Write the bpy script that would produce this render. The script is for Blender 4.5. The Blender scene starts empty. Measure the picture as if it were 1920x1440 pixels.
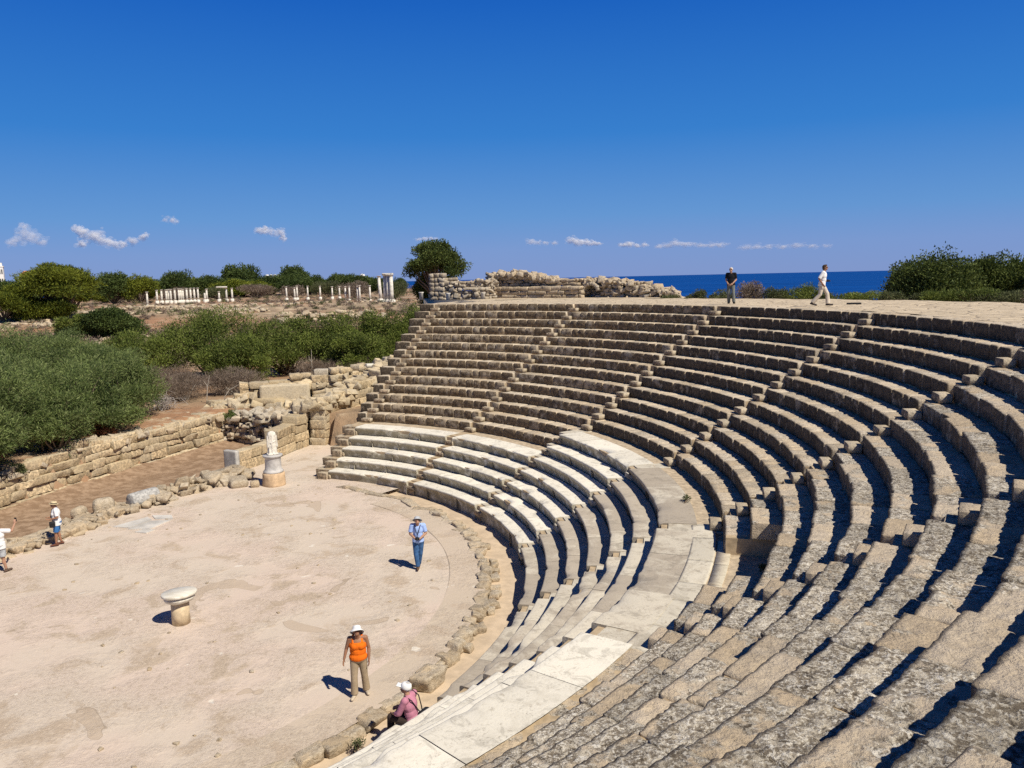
import bpy, bmesh, math, random
import numpy as np
from mathutils import Vector, Matrix, Quaternion
R_ = math.radians
rng = np.random.default_rng(7)
random.seed(7)
S = bpy.context.scene
COL = S.collection

# ------------------------------------------------------------------ camera
cam_d = bpy.data.cameras.new('camera')
cam = bpy.data.objects.new('camera', cam_d)
COL.objects.link(cam)
S.camera = cam
cam_d.sensor_width = 36.0
cam_d.lens = 1491.95 / 1920 * 36
cam_d.clip_start = 0.1
cam_d.clip_end = 120000
PITCH, ROLL = R_(7.545), R_(-1.2722)
_c, _s, _cr, _sr = math.cos(PITCH), math.sin(PITCH), math.cos(ROLL), math.sin(ROLL)
_X, _U, _F = Vector((1, 0, 0)), Vector((0, _s, _c)), Vector((0, _c, -_s))
_rx, _ux = _X * _cr + _U * _sr, _X * -_sr + _U * _cr
M = Matrix((( _rx.x, _ux.x, -_F.x, 14.127), (_rx.y, _ux.y, -_F.y, -23.475), (_rx.z, _ux.z, -_F.z, 9.237), (0, 0, 0, 1)))
cam.matrix_world = M
CAM = np.array([14.127, -23.475, 9.237])

# ------------------------------------------------------------------ light
SUN_AZ, SUN_EL = R_(-43), R_(51)
S.world = bpy.data.worlds.new('World')
S.world.use_nodes = True
wt = S.world.node_tree
bg = wt.nodes['Background']
sky = wt.nodes.new('ShaderNodeTexSky')
sky.sky_type = 'NISHITA'
sky.sun_disc = False
sky.sun_elevation = SUN_EL
sky.sun_rotation = math.pi / 2 - SUN_AZ
sky.altitude = 0
sky.air_density = 1.0
sky.dust_density = 0.2
sky.ozone_density = 1.5
# clear Mediterranean sky: the Nishita sky, deepened and tinted by height above the horizon
tcw = wt.nodes.new('ShaderNodeTexCoord')
spw = wt.nodes.new('ShaderNodeSeparateXYZ')
wt.links.new(tcw.outputs['Generated'], spw.inputs[0])
rampw = wt.nodes.new('ShaderNodeValToRGB')
for e_ in list(rampw.color_ramp.elements)[1:]: rampw.color_ramp.elements.remove(e_)
SKY = [(0.0, (.185, .28, .56)), (0.035, (.165, .285, .585)), (0.075, (.105, .275, .60)), (0.17, (.027, .19, .57)), (0.31, (.005, .108, .485)), (0.45, (.004, .055, .27)), (0.7, (.003, .027, .14)), (1.0, (.003, .02, .1))]
rampw.color_ramp.elements[0].position = 0.0
rampw.color_ramp.elements[0].color = (*SKY[0][1], 1)
for p_, c_ in SKY[1:]:
    rampw.color_ramp.elements.new(p_).color = (*c_, 1)
wt.links.new(spw.outputs['Z'], rampw.inputs[0])
sc_ = wt.nodes.new('ShaderNodeVectorMath'); sc_.operation = 'SCALE'; sc_.inputs['Scale'].default_value = 10.0
wt.links.new(rampw.outputs[0], sc_.inputs[0])
mxw = wt.nodes.new('ShaderNodeMix'); mxw.data_type = 'RGBA'; mxw.inputs[0].default_value = 0.96
wt.links.new(sky.outputs[0], mxw.inputs[6]); wt.links.new(sc_.outputs[0], mxw.inputs[7])
wt.links.new(mxw.outputs[2], bg.inputs['Color'])
bg.inputs['Strength'].default_value = 0.1
sun_d = bpy.data.lights.new('sun', 'SUN')
sun_d.energy = 5.0
sun_d.angle = R_(0.5)
sun_d.color = (1.0, 0.93, 0.8)
sun = bpy.data.objects.new('sun', sun_d)
COL.objects.link(sun)
sv = Vector((math.cos(SUN_EL) * math.cos(SUN_AZ), math.cos(SUN_EL) * math.sin(SUN_AZ), math.sin(SUN_EL)))
sun.rotation_mode = 'QUATERNION'
sun.rotation_quaternion = sv.to_track_quat('Z', 'Y')
sun.location = (30, -30, 60)
S.view_settings.view_transform = 'Standard'
S.view_settings.look = 'None'
S.view_settings.exposure = 0.1
S.view_settings.gamma = 1.0
S.render.engine = 'CYCLES'
S.cycles.use_denoising = False
S.cycles.max_bounces = 6
S.cycles.diffuse_bounces = 2
S.cycles.transparent_max_bounces = 64
S.cycles.volume_bounces = 10

# ------------------------------------------------------------------ numpy noise
def _hash(ix, iy, iz):
    h = (ix.astype(np.int64) * 374761393 + iy.astype(np.int64) * 668265263 + iz.astype(np.int64) * 1274126177) & 0xffffffff
    h = ((h ^ (h >> 13)) * 1103515245) & 0xffffffff
    h = ((h ^ (h >> 15)) * 2246822519) & 0xffffffff
    return ((h ^ (h >> 16)) & 0xffff) / 65535.0

def vnoise(p):
    p = np.asarray(p, float)
    i = np.floor(p); f = p - i
    f = f * f * (3 - 2 * f)
    i = i.astype(np.int64)
    out = 0
    for dx in (0, 1):
        wx = f[:, 0] if dx else 1 - f[:, 0]
        for dy in (0, 1):
            wy = f[:, 1] if dy else 1 - f[:, 1]
            for dz in (0, 1):
                wz = f[:, 2] if dz else 1 - f[:, 2]
                out = out + wx * wy * wz * _hash(i[:, 0] + dx, i[:, 1] + dy, i[:, 2] + dz)
    return out * 2 - 1

def fbm(p, octv=3, lac=2.1, gain=0.5):
    p = np.asarray(p, float)
    a, t, s = 1.0, 0, 0
    for k in range(octv):
        t = t + a * vnoise(p + 17.3 * k); s += a
        p = p * lac; a *= gain
    return t / s

def smooth(a, b, x):
    t = np.clip((x - a) / (b - a), 0, 1)
    return t * t * (3 - 2 * t)

# ------------------------------------------------------------------ mesh building
class MB:
    """collects vertices, faces and one point colour, and links them as ONE mesh object"""
    def __init__(self):
        self.v, self.f3, self.f4, self.c, self.n = [], [], [], [], 0
    def add(self, v, quads=None, tris=None, col=None):
        v = np.asarray(v, float)
        if quads is not None and len(quads): self.f4.append(np.asarray(quads, np.int64) + self.n)
        if tris is not None and len(tris): self.f3.append(np.asarray(tris, np.int64) + self.n)
        if col is None: col = np.zeros((len(v), 3))
        col = np.asarray(col, float)
        if col.ndim == 1: col = np.tile(col, (len(v), 1))
        self.v.append(v); self.c.append(col); self.n += len(v)
    def mesh(self, name, mat, smooth_=True):
        me = bpy.data.meshes.new(name)
        v = np.concatenate(self.v); c = np.concatenate(self.c)
        f4 = np.concatenate(self.f4) if self.f4 else np.zeros((0, 4), np.int64)
        f3 = np.concatenate(self.f3) if self.f3 else np.zeros((0, 3), np.int64)
        nl = len(f4) * 4 + len(f3) * 3
        me.vertices.add(len(v)); me.vertices.foreach_set('co', v.astype(np.float32).ravel())
        me.loops.add(nl)
        me.loops.foreach_set('vertex_index', np.concatenate([f4.ravel(), f3.ravel()]).astype(np.int32))
        me.polygons.add(len(f4) + len(f3))
        st = np.concatenate([np.arange(len(f4)) * 4, len(f4) * 4 + np.arange(len(f3)) * 3]).astype(np.int32)
        me.polygons.foreach_set('loop_start', st)
        me.polygons.foreach_set('loop_total', np.concatenate([np.full(len(f4), 4), np.full(len(f3), 3)]).astype(np.int32))
        me.update(calc_edges=True)
        at = me.color_attributes.new('Col', 'FLOAT_COLOR', 'POINT')
        at.data.foreach_set('color', np.concatenate([c, np.ones((len(c), 1))], 1).astype(np.float32).ravel())
        me.polygons.foreach_set('use_smooth', np.full(len(me.polygons), smooth_))
        me.validate()
        if mat: me.materials.append(mat)
        return me
    def build(self, name, mat, parent=None, smooth_=True):
        o = bpy.data.objects.new(name, self.mesh(name, mat, smooth_))
        COL.objects.link(o)
        if parent is not None: o.parent = parent
        return o

def tag(o, label=None, cat=None, group=None, kind=None):
    if label: o['label'] = label
    if cat: o['category'] = cat
    if group: o['group'] = group
    if kind: o['kind'] = kind
    return o

def empty(name, loc=(0, 0, 0), rz=0.0, label=None, cat=None, group=None):
    o = bpy.data.objects.new(name, None)
    o.empty_display_size = 0.2
    COL.objects.link(o)
    o.location = loc; o.rotation_euler = (0, 0, rz)
    return tag(o, label, cat, group)

def copy_tree(o, parent=None):
    c = o.copy(); COL.objects.link(c)
    if parent is not None: c.parent = parent
    for ch in list(o.children): copy_tree(ch, c)
    return c

_cube = {}
def cube_t(nu, nv, nw):
    """subdivided unit cube surface, index grid spacing tight near the edges"""
    k = (nu, nv, nw)
    if k in _cube: return _cube[k]
    def ax(n):
        if n <= 1: return np.array([-1.0, 1.0])
        if n == 2: return np.array([-1.0, 0.0, 1.0])
        if n == 3: return np.array([-1.0, -0.82, 0.82, 1.0])
        return np.concatenate([[-1.0], np.linspace(-0.86, 0.86, n - 1), [1.0]])
    A, B, C = ax(nu), ax(nv), ax(nw)
    idx, V, Q = {}, [], []
    def vi(i, j, l):
        key = (i, j, l)
        if key not in idx:
            idx[key] = len(V); V.append((A[i], B[j], C[l]))
        return idx[key]
    na, nb, nc = len(A) - 1, len(B) - 1, len(C) - 1
    for i in range(na):
        for j in range(nb):
            Q.append((vi(i, j, nc), vi(i + 1, j, nc), vi(i + 1, j + 1, nc), vi(i, j + 1, nc)))
            Q.append((vi(i, j + 1, 0), vi(i + 1, j + 1, 0), vi(i + 1, j, 0), vi(i, j, 0)))
    for i in range(na):
        for l in range(nc):
            Q.append((vi(i, 0, l), vi(i + 1, 0, l), vi(i + 1, 0, l + 1), vi(i, 0, l + 1)))
            Q.append((vi(i, nb, l + 1), vi(i + 1, nb, l + 1), vi(i + 1, nb, l), vi(i, nb, l)))
    for j in range(nb):
        for l in range(nc):
            Q.append((vi(0, j, l + 1), vi(0, j + 1, l + 1), vi(0, j + 1, l), vi(0, j, l)))
            Q.append((vi(na, j, l), vi(na, j + 1, l), vi(na, j + 1, l + 1), vi(na, j, l + 1)))
    _cube[k] = (np.array(V), np.array(Q))
    return _cube[k]

def rblock(h, seg, rad, amp, freq, seed, oct_=3, jag=0.0, fine=0.0):
    """rounded, noise-eroded block about the origin: half sizes h; returns verts, quads, outward dirs"""
    V, Q = cube_t(*seg)
    h = np.asarray(h, float)
    p = V * h
    r = min(rad, h.min() * 0.95)
    inner = np.clip(p, -(h - r), h - r)
    d = p - inner
    L = np.linalg.norm(d, axis=1, keepdims=True); L[L < 1e-9] = 1
    d = d / L
    q = inner + d * r
    if jag > 0:     # every corner pulled its own way: no two stones are alike
        cj = rng.normal(0, jag, (2, 2, 2, 3)) * np.minimum(h, h.min() * 2.0)
        t = (np.clip(q / h, -1, 1) + 1) / 2
        for i in (0, 1):
            for j in (0, 1):
                for l in (0, 1):
                    w_ = (t[:, 0] if i else 1 - t[:, 0]) * (t[:, 1] if j else 1 - t[:, 1]) * (t[:, 2] if l else 1 - t[:, 2])
                    q = q + w_[:, None] * cj[i, j, l]
    if fine > 0:
        q = q + d * (fbm(q * 16.0 + seed, 2) * fine)[:, None]
    if amp > 0:
        nz = fbm(q * freq + seed, oct_)
        q = q + d * (nz * amp)[:, None]
    return q, Q, d

def nseg(length, size, lo=1, hi=40):
    return int(max(lo, min(hi, round(length / size))))

def polar_block(mb, r0, r1, a0, a1, z0, z1, size, rad, amp, seed, freq=4.0, dz=0.0, tint=None, lich=None, jag=0.04, fine=0.0):
    """a block bent along the seating curve; axis0 = radial (front is -), axis1 = tangential, axis2 = up. angles in radians"""
    rm = (r0 + r1) / 2
    h = np.array([(r1 - r0) / 2, rm * abs(a1 - a0) / 2, (z1 - z0) / 2])
    seg = (nseg(2 * h[0], size), nseg(2 * h[1], size), nseg(2 * h[2], size))
    q, Q, d = rblock(h, seg, rad, amp, freq, seed, jag=jag, fine=fine)
    am = (a0 + a1) / 2
    r = rm + q[:, 0]
    a = am + q[:, 1] / rm
    v = np.stack([r * np.cos(a), r * np.sin(a), (z0 + z1) / 2 + q[:, 2] + dz], 1)
    t = rng.random() if tint is None else tint
    l = rng.random() if lich is None else lich
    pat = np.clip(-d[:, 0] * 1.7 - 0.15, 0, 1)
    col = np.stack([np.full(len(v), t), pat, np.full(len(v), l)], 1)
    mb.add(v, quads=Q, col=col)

# ------------------------------------------------------------------ node helpers
def new_mat(name):
    m = bpy.data.materials.new(name); m.use_nodes = True
    nt = m.node_tree
    b = nt.nodes['Principled BSDF']
    b.inputs['Roughness'].default_value = 0.9
    b.inputs['Specular IOR Level'].default_value = 0.25
    return m, nt, b

class G:
    def __init__(self, nt): self.nt = nt; self._pos = None
    def node(self, t, **kw):
        n = self.nt.nodes.new(t)
        for k, v in kw.items(): setattr(n, k, v)
        return n
    def set(self, sock, v):
        if isinstance(v, bpy.types.NodeSocket): self.nt.links.new(v, sock)
        elif v is not None:
            if hasattr(sock.default_value, '__len__') and not hasattr(v, '__len__'): v = (v,) * len(sock.default_value)
            if hasattr(sock.default_value, '__len__') and len(sock.default_value) == 4 and len(v) == 3: v = (*v, 1)
            sock.default_value = v
    def pos(self):
        if self._pos is None: self._pos = self.node('ShaderNodeNewGeometry').outputs['Position']
        return self._pos
    def obj(self): return self.node('ShaderNodeTexCoord').outputs['Object']
    def attr(self, name='Col'):
        a = self.node('ShaderNodeAttribute', attribute_name=name)
        s = self.node('ShaderNodeSeparateColor'); self.nt.links.new(a.outputs['Color'], s.inputs[0])
        return s.outputs[0], s.outputs[1], s.outputs[2]
    def scale(self, vec, s):
        n = self.node('ShaderNodeVectorMath', operation='MULTIPLY'); self.set(n.inputs[0], vec); self.set(n.inputs[1], s); return n.outputs[0]
    def noise(self, vec, sc, det=4, rough=0.55, dist=0.0):
        n = self.node('ShaderNodeTexNoise'); self.set(n.inputs['Vector'], vec)
        self.set(n.inputs['Scale'], sc); self.set(n.inputs['Detail'], det); self.set(n.inputs['Roughness'], rough); self.set(n.inputs['Distortion'], dist)
        return n.outputs['Fac']
    def vor(self, vec, sc, feature='F1', rand=1.0, out='Distance'):
        n = self.node('ShaderNodeTexVoronoi', feature=feature); self.set(n.inputs['Vector'], vec); self.set(n.inputs['Scale'], sc); self.set(n.inputs['Randomness'], rand)
        return n.outputs[out]
    def ramp(self, fac, a, b, lo=0.0, hi=1.0):
        n = self.node('ShaderNodeMapRange', interpolation_type='SMOOTHSTEP')
        self.set(n.inputs['Value'], fac); self.set(n.inputs['From Min'], a); self.set(n.inputs['From Max'], b); self.set(n.inputs['To Min'], lo); self.set(n.inputs['To Max'], hi)
        return n.outputs[0]
    def mix(self, fac, a, b, blend='MIX'):
        n = self.node('ShaderNodeMix', data_type='RGBA', blend_type=blend)
        self.set(n.inputs[0], fac); self.set(n.inputs[6], a); self.set(n.inputs[7], b)
        return n.outputs[2]
    def math(self, op, a, b=None):
        n = self.node('ShaderNodeMath', operation=op); self.set(n.inputs[0], a)
        if b is not None: self.set(n.inputs[1], b)
        return n.outputs[0]
    def bump(self, h, strength=0.6, dist=0.02, normal=None):
        n = self.node('ShaderNodeBump'); self.set(n.inputs['Height'], h); n.inputs['Strength'].default_value = strength; n.inputs['Distance'].default_value = dist
        if normal is not None: self.set(n.inputs['Normal'], normal)
        return n.outputs[0]

def stone_mat(name, tan, grey, front, lichen=1.0, fleck=0.6, bump=0.8, scale=1.0, pm0=0.0):
    m, nt, b = new_mat(name); g = G(nt); P = g.pos(); r, pat, lc = g.attr()
    big = g.noise(P, 0.9 * scale, 3)
    base = g.mix(g.ramp(g.math('ADD', big, g.math('MULTIPLY', g.math('SUBTRACT', r, 0.5), 0.35)), 0.38, 0.66), tan, grey)
    med = g.noise(P, 7 * scale, 6, 0.65)
    base = g.mix(g.ramp(med, 0.3, 0.72, 0.25, 0.0), base, (0.12, 0.085, 0.05))
    # lichen: grey crust, black and white flecks
    lm = g.math('MULTIPLY', g.ramp(g.math('ADD', g.noise(P, 2.2 * scale, 5, 0.6), g.math('MULTIPLY', g.math('SUBTRACT', lc, 0.5), 0.55)), 0.46, 0.54), lichen)
    f1 = g.noise(P, 9 * scale, 9, 0.72, 0.3)
    f2 = g.noise(P, 15 * scale, 8, 0.72, 0.5)
    f3 = g.noise(g.scale(P, (1.0, 1.0, 1.0)), 7 * scale, 9, 0.78, 0.8)
    crust = g.mix(g.ramp(f1, 0.44, 0.56), (0.17, 0.14, 0.105), (0.47, 0.42, 0.34))
    crust = g.mix(g.math('MULTIPLY', g.ramp(f2, 0.545, 0.6), fleck), crust, (0.80, 0.76, 0.68))
    crust = g.mix(g.ramp(f3, 0.45, 0.39), crust, (0.06, 0.048, 0.036))
    f4 = g.noise(P, 34 * scale, 4, 0.6)
    crust = g.mix(g.math('MULTIPLY', g.ramp(f4, 0.535, 0.62), fleck), crust, (0.74, 0.7, 0.62))
    crust = g.mix(g.ramp(f4, 0.42, 0.33, 0, 0.7), crust, (0.07, 0.056, 0.042))
    base = g.mix(g.ramp(f4, 0.42, 0.3, 0, 0.5), base, (0.2, 0.15, 0.1))
    base = g.mix(g.math('MULTIPLY', lm, 0.92), base, crust)
    base = g.mix(g.ramp(f3, 0.4, 0.34, 0, 0.7), base, (0.09, 0.07, 0.05))
    # patina of the vertical faces, deepened on seat risers to paint in their shade
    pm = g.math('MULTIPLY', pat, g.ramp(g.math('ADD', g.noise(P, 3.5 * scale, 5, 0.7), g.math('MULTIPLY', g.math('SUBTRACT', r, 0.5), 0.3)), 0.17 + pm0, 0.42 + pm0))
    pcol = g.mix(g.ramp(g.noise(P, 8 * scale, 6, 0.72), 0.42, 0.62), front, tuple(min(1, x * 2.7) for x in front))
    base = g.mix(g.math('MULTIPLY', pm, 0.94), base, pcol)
    br = g.node('ShaderNodeHueSaturation'); g.set(br.inputs['Color'], base); g.set(br.inputs['Value'], g.ramp(r, 0, 1, 0.82, 1.15))
    g.set(b.inputs['Base Color'], br.outputs[0])
    h = g.math('ADD', g.math('MULTIPLY', f1, 1.0), g.math('MULTIPLY', med, 1.2))
    h = g.math('ADD', h, g.math('ADD', g.math('MULTIPLY', f2, 0.5), g.math('MULTIPLY', f4, 0.5)))
    g.set(b.inputs['Normal'], g.bump(h, bump, 0.035))
    return m

def marble_mat(name, clean, worn, front):
    m, nt, b = new_mat(name); g = G(nt); P = g.pos(); r, pat, lc = g.attr()
    n1 = g.noise(P, 1.6, 6, 0.65, 0.6)
    base = g.mix(g.ramp(g.math('ADD', n1, g.math('MULTIPLY', g.math('SUBTRACT', lc, 0.5), 0.9)), 0.42, 0.68), clean, worn)
    f = g.noise(P, 22, 7, 0.7)
    base = g.mix(g.math('MULTIPLY', g.ramp(f, 0.47, 0.36, 0, 0.55), g.ramp(g.noise(P, 1.1, 4, 0.6), 0.42, 0.62)), base, (0.2, 0.17, 0.13))
    base = g.mix(g.ramp(g.noise(P, 2.6, 8, 0.72, 1.0), 0.5, 0.64, 0, 0.55), base, tuple(x * 0.62 for x in worn))
    base = g.mix(g.ramp(g.noise(P, 6, 6, 0.7), 0.42, 0.3, 0, 0.45), base, (0.26, 0.21, 0.15))
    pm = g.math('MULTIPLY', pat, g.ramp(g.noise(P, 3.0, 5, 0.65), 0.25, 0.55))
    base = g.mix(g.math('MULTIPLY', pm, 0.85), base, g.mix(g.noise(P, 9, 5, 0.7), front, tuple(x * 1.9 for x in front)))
    br = g.node('ShaderNodeHueSaturation'); g.set(br.inputs['Color'], base); g.set(br.inputs['Value'], g.ramp(r, 0, 1, 0.92, 1.06))
    g.set(b.inputs['Base Color'], br.outputs[0]); b.inputs['Roughness'].default_value = 0.75
    g.set(b.inputs['Normal'], g.bump(g.math('ADD', f, g.noise(P, 5, 4)), 0.35, 0.02))
    return m

def plain_mat(name, col, rough=0.8, var=0.25, sc=12, spec=0.25, bump=0.0, objco=True):
    m, nt, b = new_mat(name); g = G(nt)
    P = g.obj() if objco else g.pos()
    n = g.noise(P, sc, 5, 0.6)
    c = g.mix(g.ramp(n, 0.3, 0.7), tuple(x * (1 - var) for x in col), tuple(min(1, x * (1 + var)) for x in col))
    g.set(b.inputs['Base Color'], c); b.inputs['Roughness'].default_value = rough; b.inputs['Specular IOR Level'].default_value = spec
    if bump: g.set(b.inputs['Normal'], g.bump(n, bump, 0.02))
    return m

TAN, GREY = (0.63, 0.51, 0.36), (0.57, 0.485, 0.37)
M_upper = stone_mat('weathered limestone', TAN, GREY, (0.042, 0.031, 0.02), lichen=0.45)  # shaded copy: riser staining darkened further to stand in for shade
M_upper_l = stone_mat('weathered limestone with sunlit risers painted in', TAN, GREY, (0.075, 0.052, 0.03), lichen=0.4, pm0=0.08)  # lit copy: the lighter riser colour stands in for sunlight
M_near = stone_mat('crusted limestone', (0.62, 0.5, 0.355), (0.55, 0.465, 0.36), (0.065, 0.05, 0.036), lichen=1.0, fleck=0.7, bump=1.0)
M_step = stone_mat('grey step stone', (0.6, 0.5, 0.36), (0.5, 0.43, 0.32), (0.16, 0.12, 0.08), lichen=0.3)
M_mortar = plain_mat('lime mortar', (0.44, 0.34, 0.22), 0.95, 0.2, 5, bump=0.4, objco=False)
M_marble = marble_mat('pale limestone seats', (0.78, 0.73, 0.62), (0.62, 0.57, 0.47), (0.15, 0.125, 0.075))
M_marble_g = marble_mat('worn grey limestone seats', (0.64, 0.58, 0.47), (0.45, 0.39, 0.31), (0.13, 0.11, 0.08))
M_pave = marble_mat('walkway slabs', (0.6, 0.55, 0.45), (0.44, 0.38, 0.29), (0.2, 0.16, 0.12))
M_rock = stone_mat('rough sandstone', (0.62, 0.49, 0.33), (0.52, 0.43, 0.31), (0.24, 0.18, 0.115), lichen=0.45, fleck=0.4, bump=1.0)
M_ashlar = stone_mat('yellow ashlar', (0.64, 0.515, 0.33), (0.55, 0.46, 0.32), (0.27, 0.205, 0.125), lichen=0.35, fleck=0.3)
M_rubble = stone_mat('grey rubble', (0.56, 0.46, 0.33), (0.48, 0.42, 0.33), (0.2, 0.16, 0.115), lichen=0.5)

# ------------------------------------------------------------------ the theatre
RISE = 0.41
def Ru(n): return 19.767 + (n - 8) * 0.64       # dark upper rows 8..19 (also 6, 7 at the left)
def Rl(n): return 14.42 + (n - 1) * 0.62        # pale lower rows 1..7
def flight_a(k): return R_(68.93 - (k - 1) * 20.17)  # middle of stairway k
HALF = 0.17                                      # half width of a stairway
ORD = ['first', 'second', 'third', 'fourth', 'fifth', 'sixth', 'seventh', 'eighth']

def dist_size(r, a, z, k=0.004, lo=0.026, hi=0.42):
    p = np.array([r * math.cos(a), r * math.sin(a), z])
    return float(np.clip(np.linalg.norm(p - CAM) * k, lo, hi))

def row_blocks(mb, n, r0, depth, a_lo, a_hi, z0, z1, length, rad, amp, gap=0.012, jit=0.03, zj=0.012, lich=None, freq=None, jag=0.05, fine=0.0):
    """fill the arc a_lo..a_hi with single stones"""
    a = a_lo
    seg = []
    while a < a_hi - 1e-6:
        w = length * rng.uniform(0.65, 1.4) / r0
        if a_hi - (a + w) < 0.45 * length / r0: w = a_hi - a
        seg.append((a, a + w)); a += w
    for (x0, x1) in seg:
        am = (x0 + x1) / 2
        size = dist_size(r0, am, z1)
        g2 = gap / r0 / 2 * rng.uniform(0.5, 2.0)
        jr = rng.normal(0, jit)
        lc = None if lich is None else float(np.clip(lich + rng.normal(0, 0.24), 0, 1))
        polar_block(mb, r0 + jr, r0 + depth, x0 + g2, x1 - g2, z0, z1, size, rad * rng.uniform(0.7, 1.4), amp * rng.uniform(0.7, 1.4),
                    rng.uniform(0, 99, 3), dz=rng.normal(0, zj), lich=lc, freq=freq or rng.uniform(2.6, 4.5), jag=jag, fine=fine)

WEDGE = [  # name for the label of each block of seats between two stairways
    'at the far left end', 'second from the left end', 'behind the pale seats in the middle', 'right of the middle',
    'with the gap of a doorway at its foot', 'in the right foreground below the camera', 'nearest the camera at the bottom edge']

def core_sweep(mb, prof, a0, a1, step=0.9):
    """stepped solid under the stones: profile (r, z) swept over the angles"""
    rr = np.mean([p[0] for p in prof])
    na = max(1, int(rr * (a1 - a0) / step))
    A = np.linspace(a0, a1, na + 1)
    P = np.array(prof)
    V = np.stack([np.outer(np.cos(A), P[:, 0]), np.outer(np.sin(A), P[:, 0]), np.tile(P[:, 1], (na + 1, 1))], 2).reshape(-1, 3)
    m = len(P); Q = []
    for i in range(na):
        for j in range(m - 1):
            Q.append((i * m + j, i * m + j + 1, (i + 1) * m + j + 1, (i + 1) * m + j))
    mb.add(V, quads=Q, col=(0.5, 0, 0.5))
    for i in (0, na):   # end caps as a fan of quads down to the ground
        base = [(p[0], -0.6) for p in prof]
        vv = np.array([(p[0] * math.cos(A[i]), p[0] * math.sin(A[i]), p[1]) for p in prof] + [(p[0] * math.cos(A[i]), p[0] * math.sin(A[i]), p[1]) for p in base])
        qq = [(j, j + 1, m + j + 1, m + j) for j in range(m - 1)]
        mb.add(vv, quads=qq, col=(0.5, 0, 0.5))

def upper_profile(levels, rec, top):
    pr = []
    for n in levels:
        pr += [(Ru(n) + rec, (n - 1) * RISE - top), (Ru(n) + rec, n * RISE - top)]
    return pr

def build_upper(k):
    """rows between stairway k and k+1 (angles fall as k rises)"""
    a_hi = flight_a(k); a_lo = flight_a(k + 1) if k < 7 else R_(-66)
    levels = list(range(6 if k <= 2 else 8, 20))
    near = k >= 5
    root = empty('seating_section', (0, 0, 0), 0, 'block of dark weathered stone seat rows ' + WEDGE[k - 1], 'seating', 'upper seat blocks between the stairways')
    for n in levels:
        ha = HALF / Ru(n)
        lo, hi = a_lo + ha, a_hi - ha
        spans = [(lo, hi)]
        if k == 5 and n in (8, 9):
            spans = [(lo, R_(-26.2 if n == 8 else -27.0)), (R_(-16.7 if n == 8 else -17.6), hi)]
        for (x0, x1) in spans:
            mb = MB()
            row_blocks(mb, n, Ru(n), 0.70 if n < 19 else 0.75, x0, x1, (n - 1) * RISE + (0.005 if n > 1 else 0), n * RISE, 0.62 if k < 5 else 0.95,
                       0.05 if k < 5 else 0.022, 0.018 if k < 5 else 0.022, jit=0.009 if k < 5 else 0.022, zj=0.004 if k < 5 else 0.006, gap=0.02 if k < 5 else 0.004, freq=None if k < 5 else 6.0, jag=0.022 if k < 5 else 0.045, fine=0.0 if k < 4 else 0.016,
                       lich=0.35 if k < 4 else (0.5 if k < 6 else 0.62))
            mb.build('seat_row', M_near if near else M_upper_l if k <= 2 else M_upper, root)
    mb = MB()
    hw = HALF / Ru(levels[0])
    core_levels = levels
    if k == 5:
        lo, hi = a_lo + hw, a_hi - hw
        core_sweep(mb, upper_profile(levels, 0.07, 0.04) + [(Ru(19) + 1.2, 19 * RISE - 0.04)], lo, R_(-26.8))
        core_sweep(mb, upper_profile(levels[2:], 0.07, 0.04) + [(Ru(19) + 1.2, 19 * RISE - 0.04)], R_(-26.8), R_(-17.2))
        core_sweep(mb, upper_profile(levels, 0.07, 0.04) + [(Ru(19) + 1.2, 19 * RISE - 0.04)], R_(-17.2), hi)
    else:
        core_sweep(mb, upper_profile(levels, 0.07, 0.04) + [(Ru(19) + 1.2, 19 * RISE - 0.04)], a_lo + hw, a_hi - hw)
    mb.build('mortar_bed', M_mortar, root, False)
    return root

def build_lower(k):
    a_hi = flight_a(k); a_lo = flight_a(k + 1) if k < 7 else R_(-60)
    if k == 1: a_hi = R_(68.3)
    top = 5 if k <= 2 else 7
    grey = [0.12, 0.2, 0.25, 0.66, 0.5, 0.2, 0.3][k - 1]
    nm = ['at the left end', 'second from the left, lower than its right neighbour', 'of seven rows in the middle',
          'of grey slabs with deep blue shadows', 'that narrows into sharp shadow wedges', 'of broad clean slabs along the walkway edge', 'below the camera at the bottom edge'][k - 1]
    root = empty('marble_seating_section', (0, 0, 0), 0, 'block of pale smooth stone seats ' + nm, 'seating', 'pale lower seat blocks')
    for n in range(1, top + 1):
        ha = 0.22 / Rl(n)
        mb = MB()
        lo, hi = a_lo + ha, a_hi - (ha if k > 1 else 0)
        z0, z1 = (n - 1) * RISE, n * RISE
        if n == 1: z0 = -0.25
        depth = 0.66 if n < top else (0.95 if k <= 2 else 1.02)
        a = lo; L = 1.9
        while a < hi - 1e-6:
            w = L * rng.uniform(0.7, 1.3) / Rl(n)
            if hi - (a + w) < 0.5 * L / Rl(n): w = hi - a
            marble_stone(mb, Rl(n), depth, a + 0.0004, a + w - 0.0004, z0, z1, grey, k)
            a += w
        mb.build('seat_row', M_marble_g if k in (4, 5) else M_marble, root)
    mb = MB()
    pr = []
    for n in range(1, top + 1):
        pr += [(Rl(n) + 0.12, (n - 1) * RISE - 0.05 if n > 1 else -0.6), (Rl(n) + 0.12, n * RISE - 0.05)]
    pr += [(18.7 if k <= 2 else 19.9, top * RISE - 0.05)]
    core_sweep(mb, pr, a_lo, a_hi)
    mb.build('mortar_bed', M_mortar, root, False)
    return root

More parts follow.
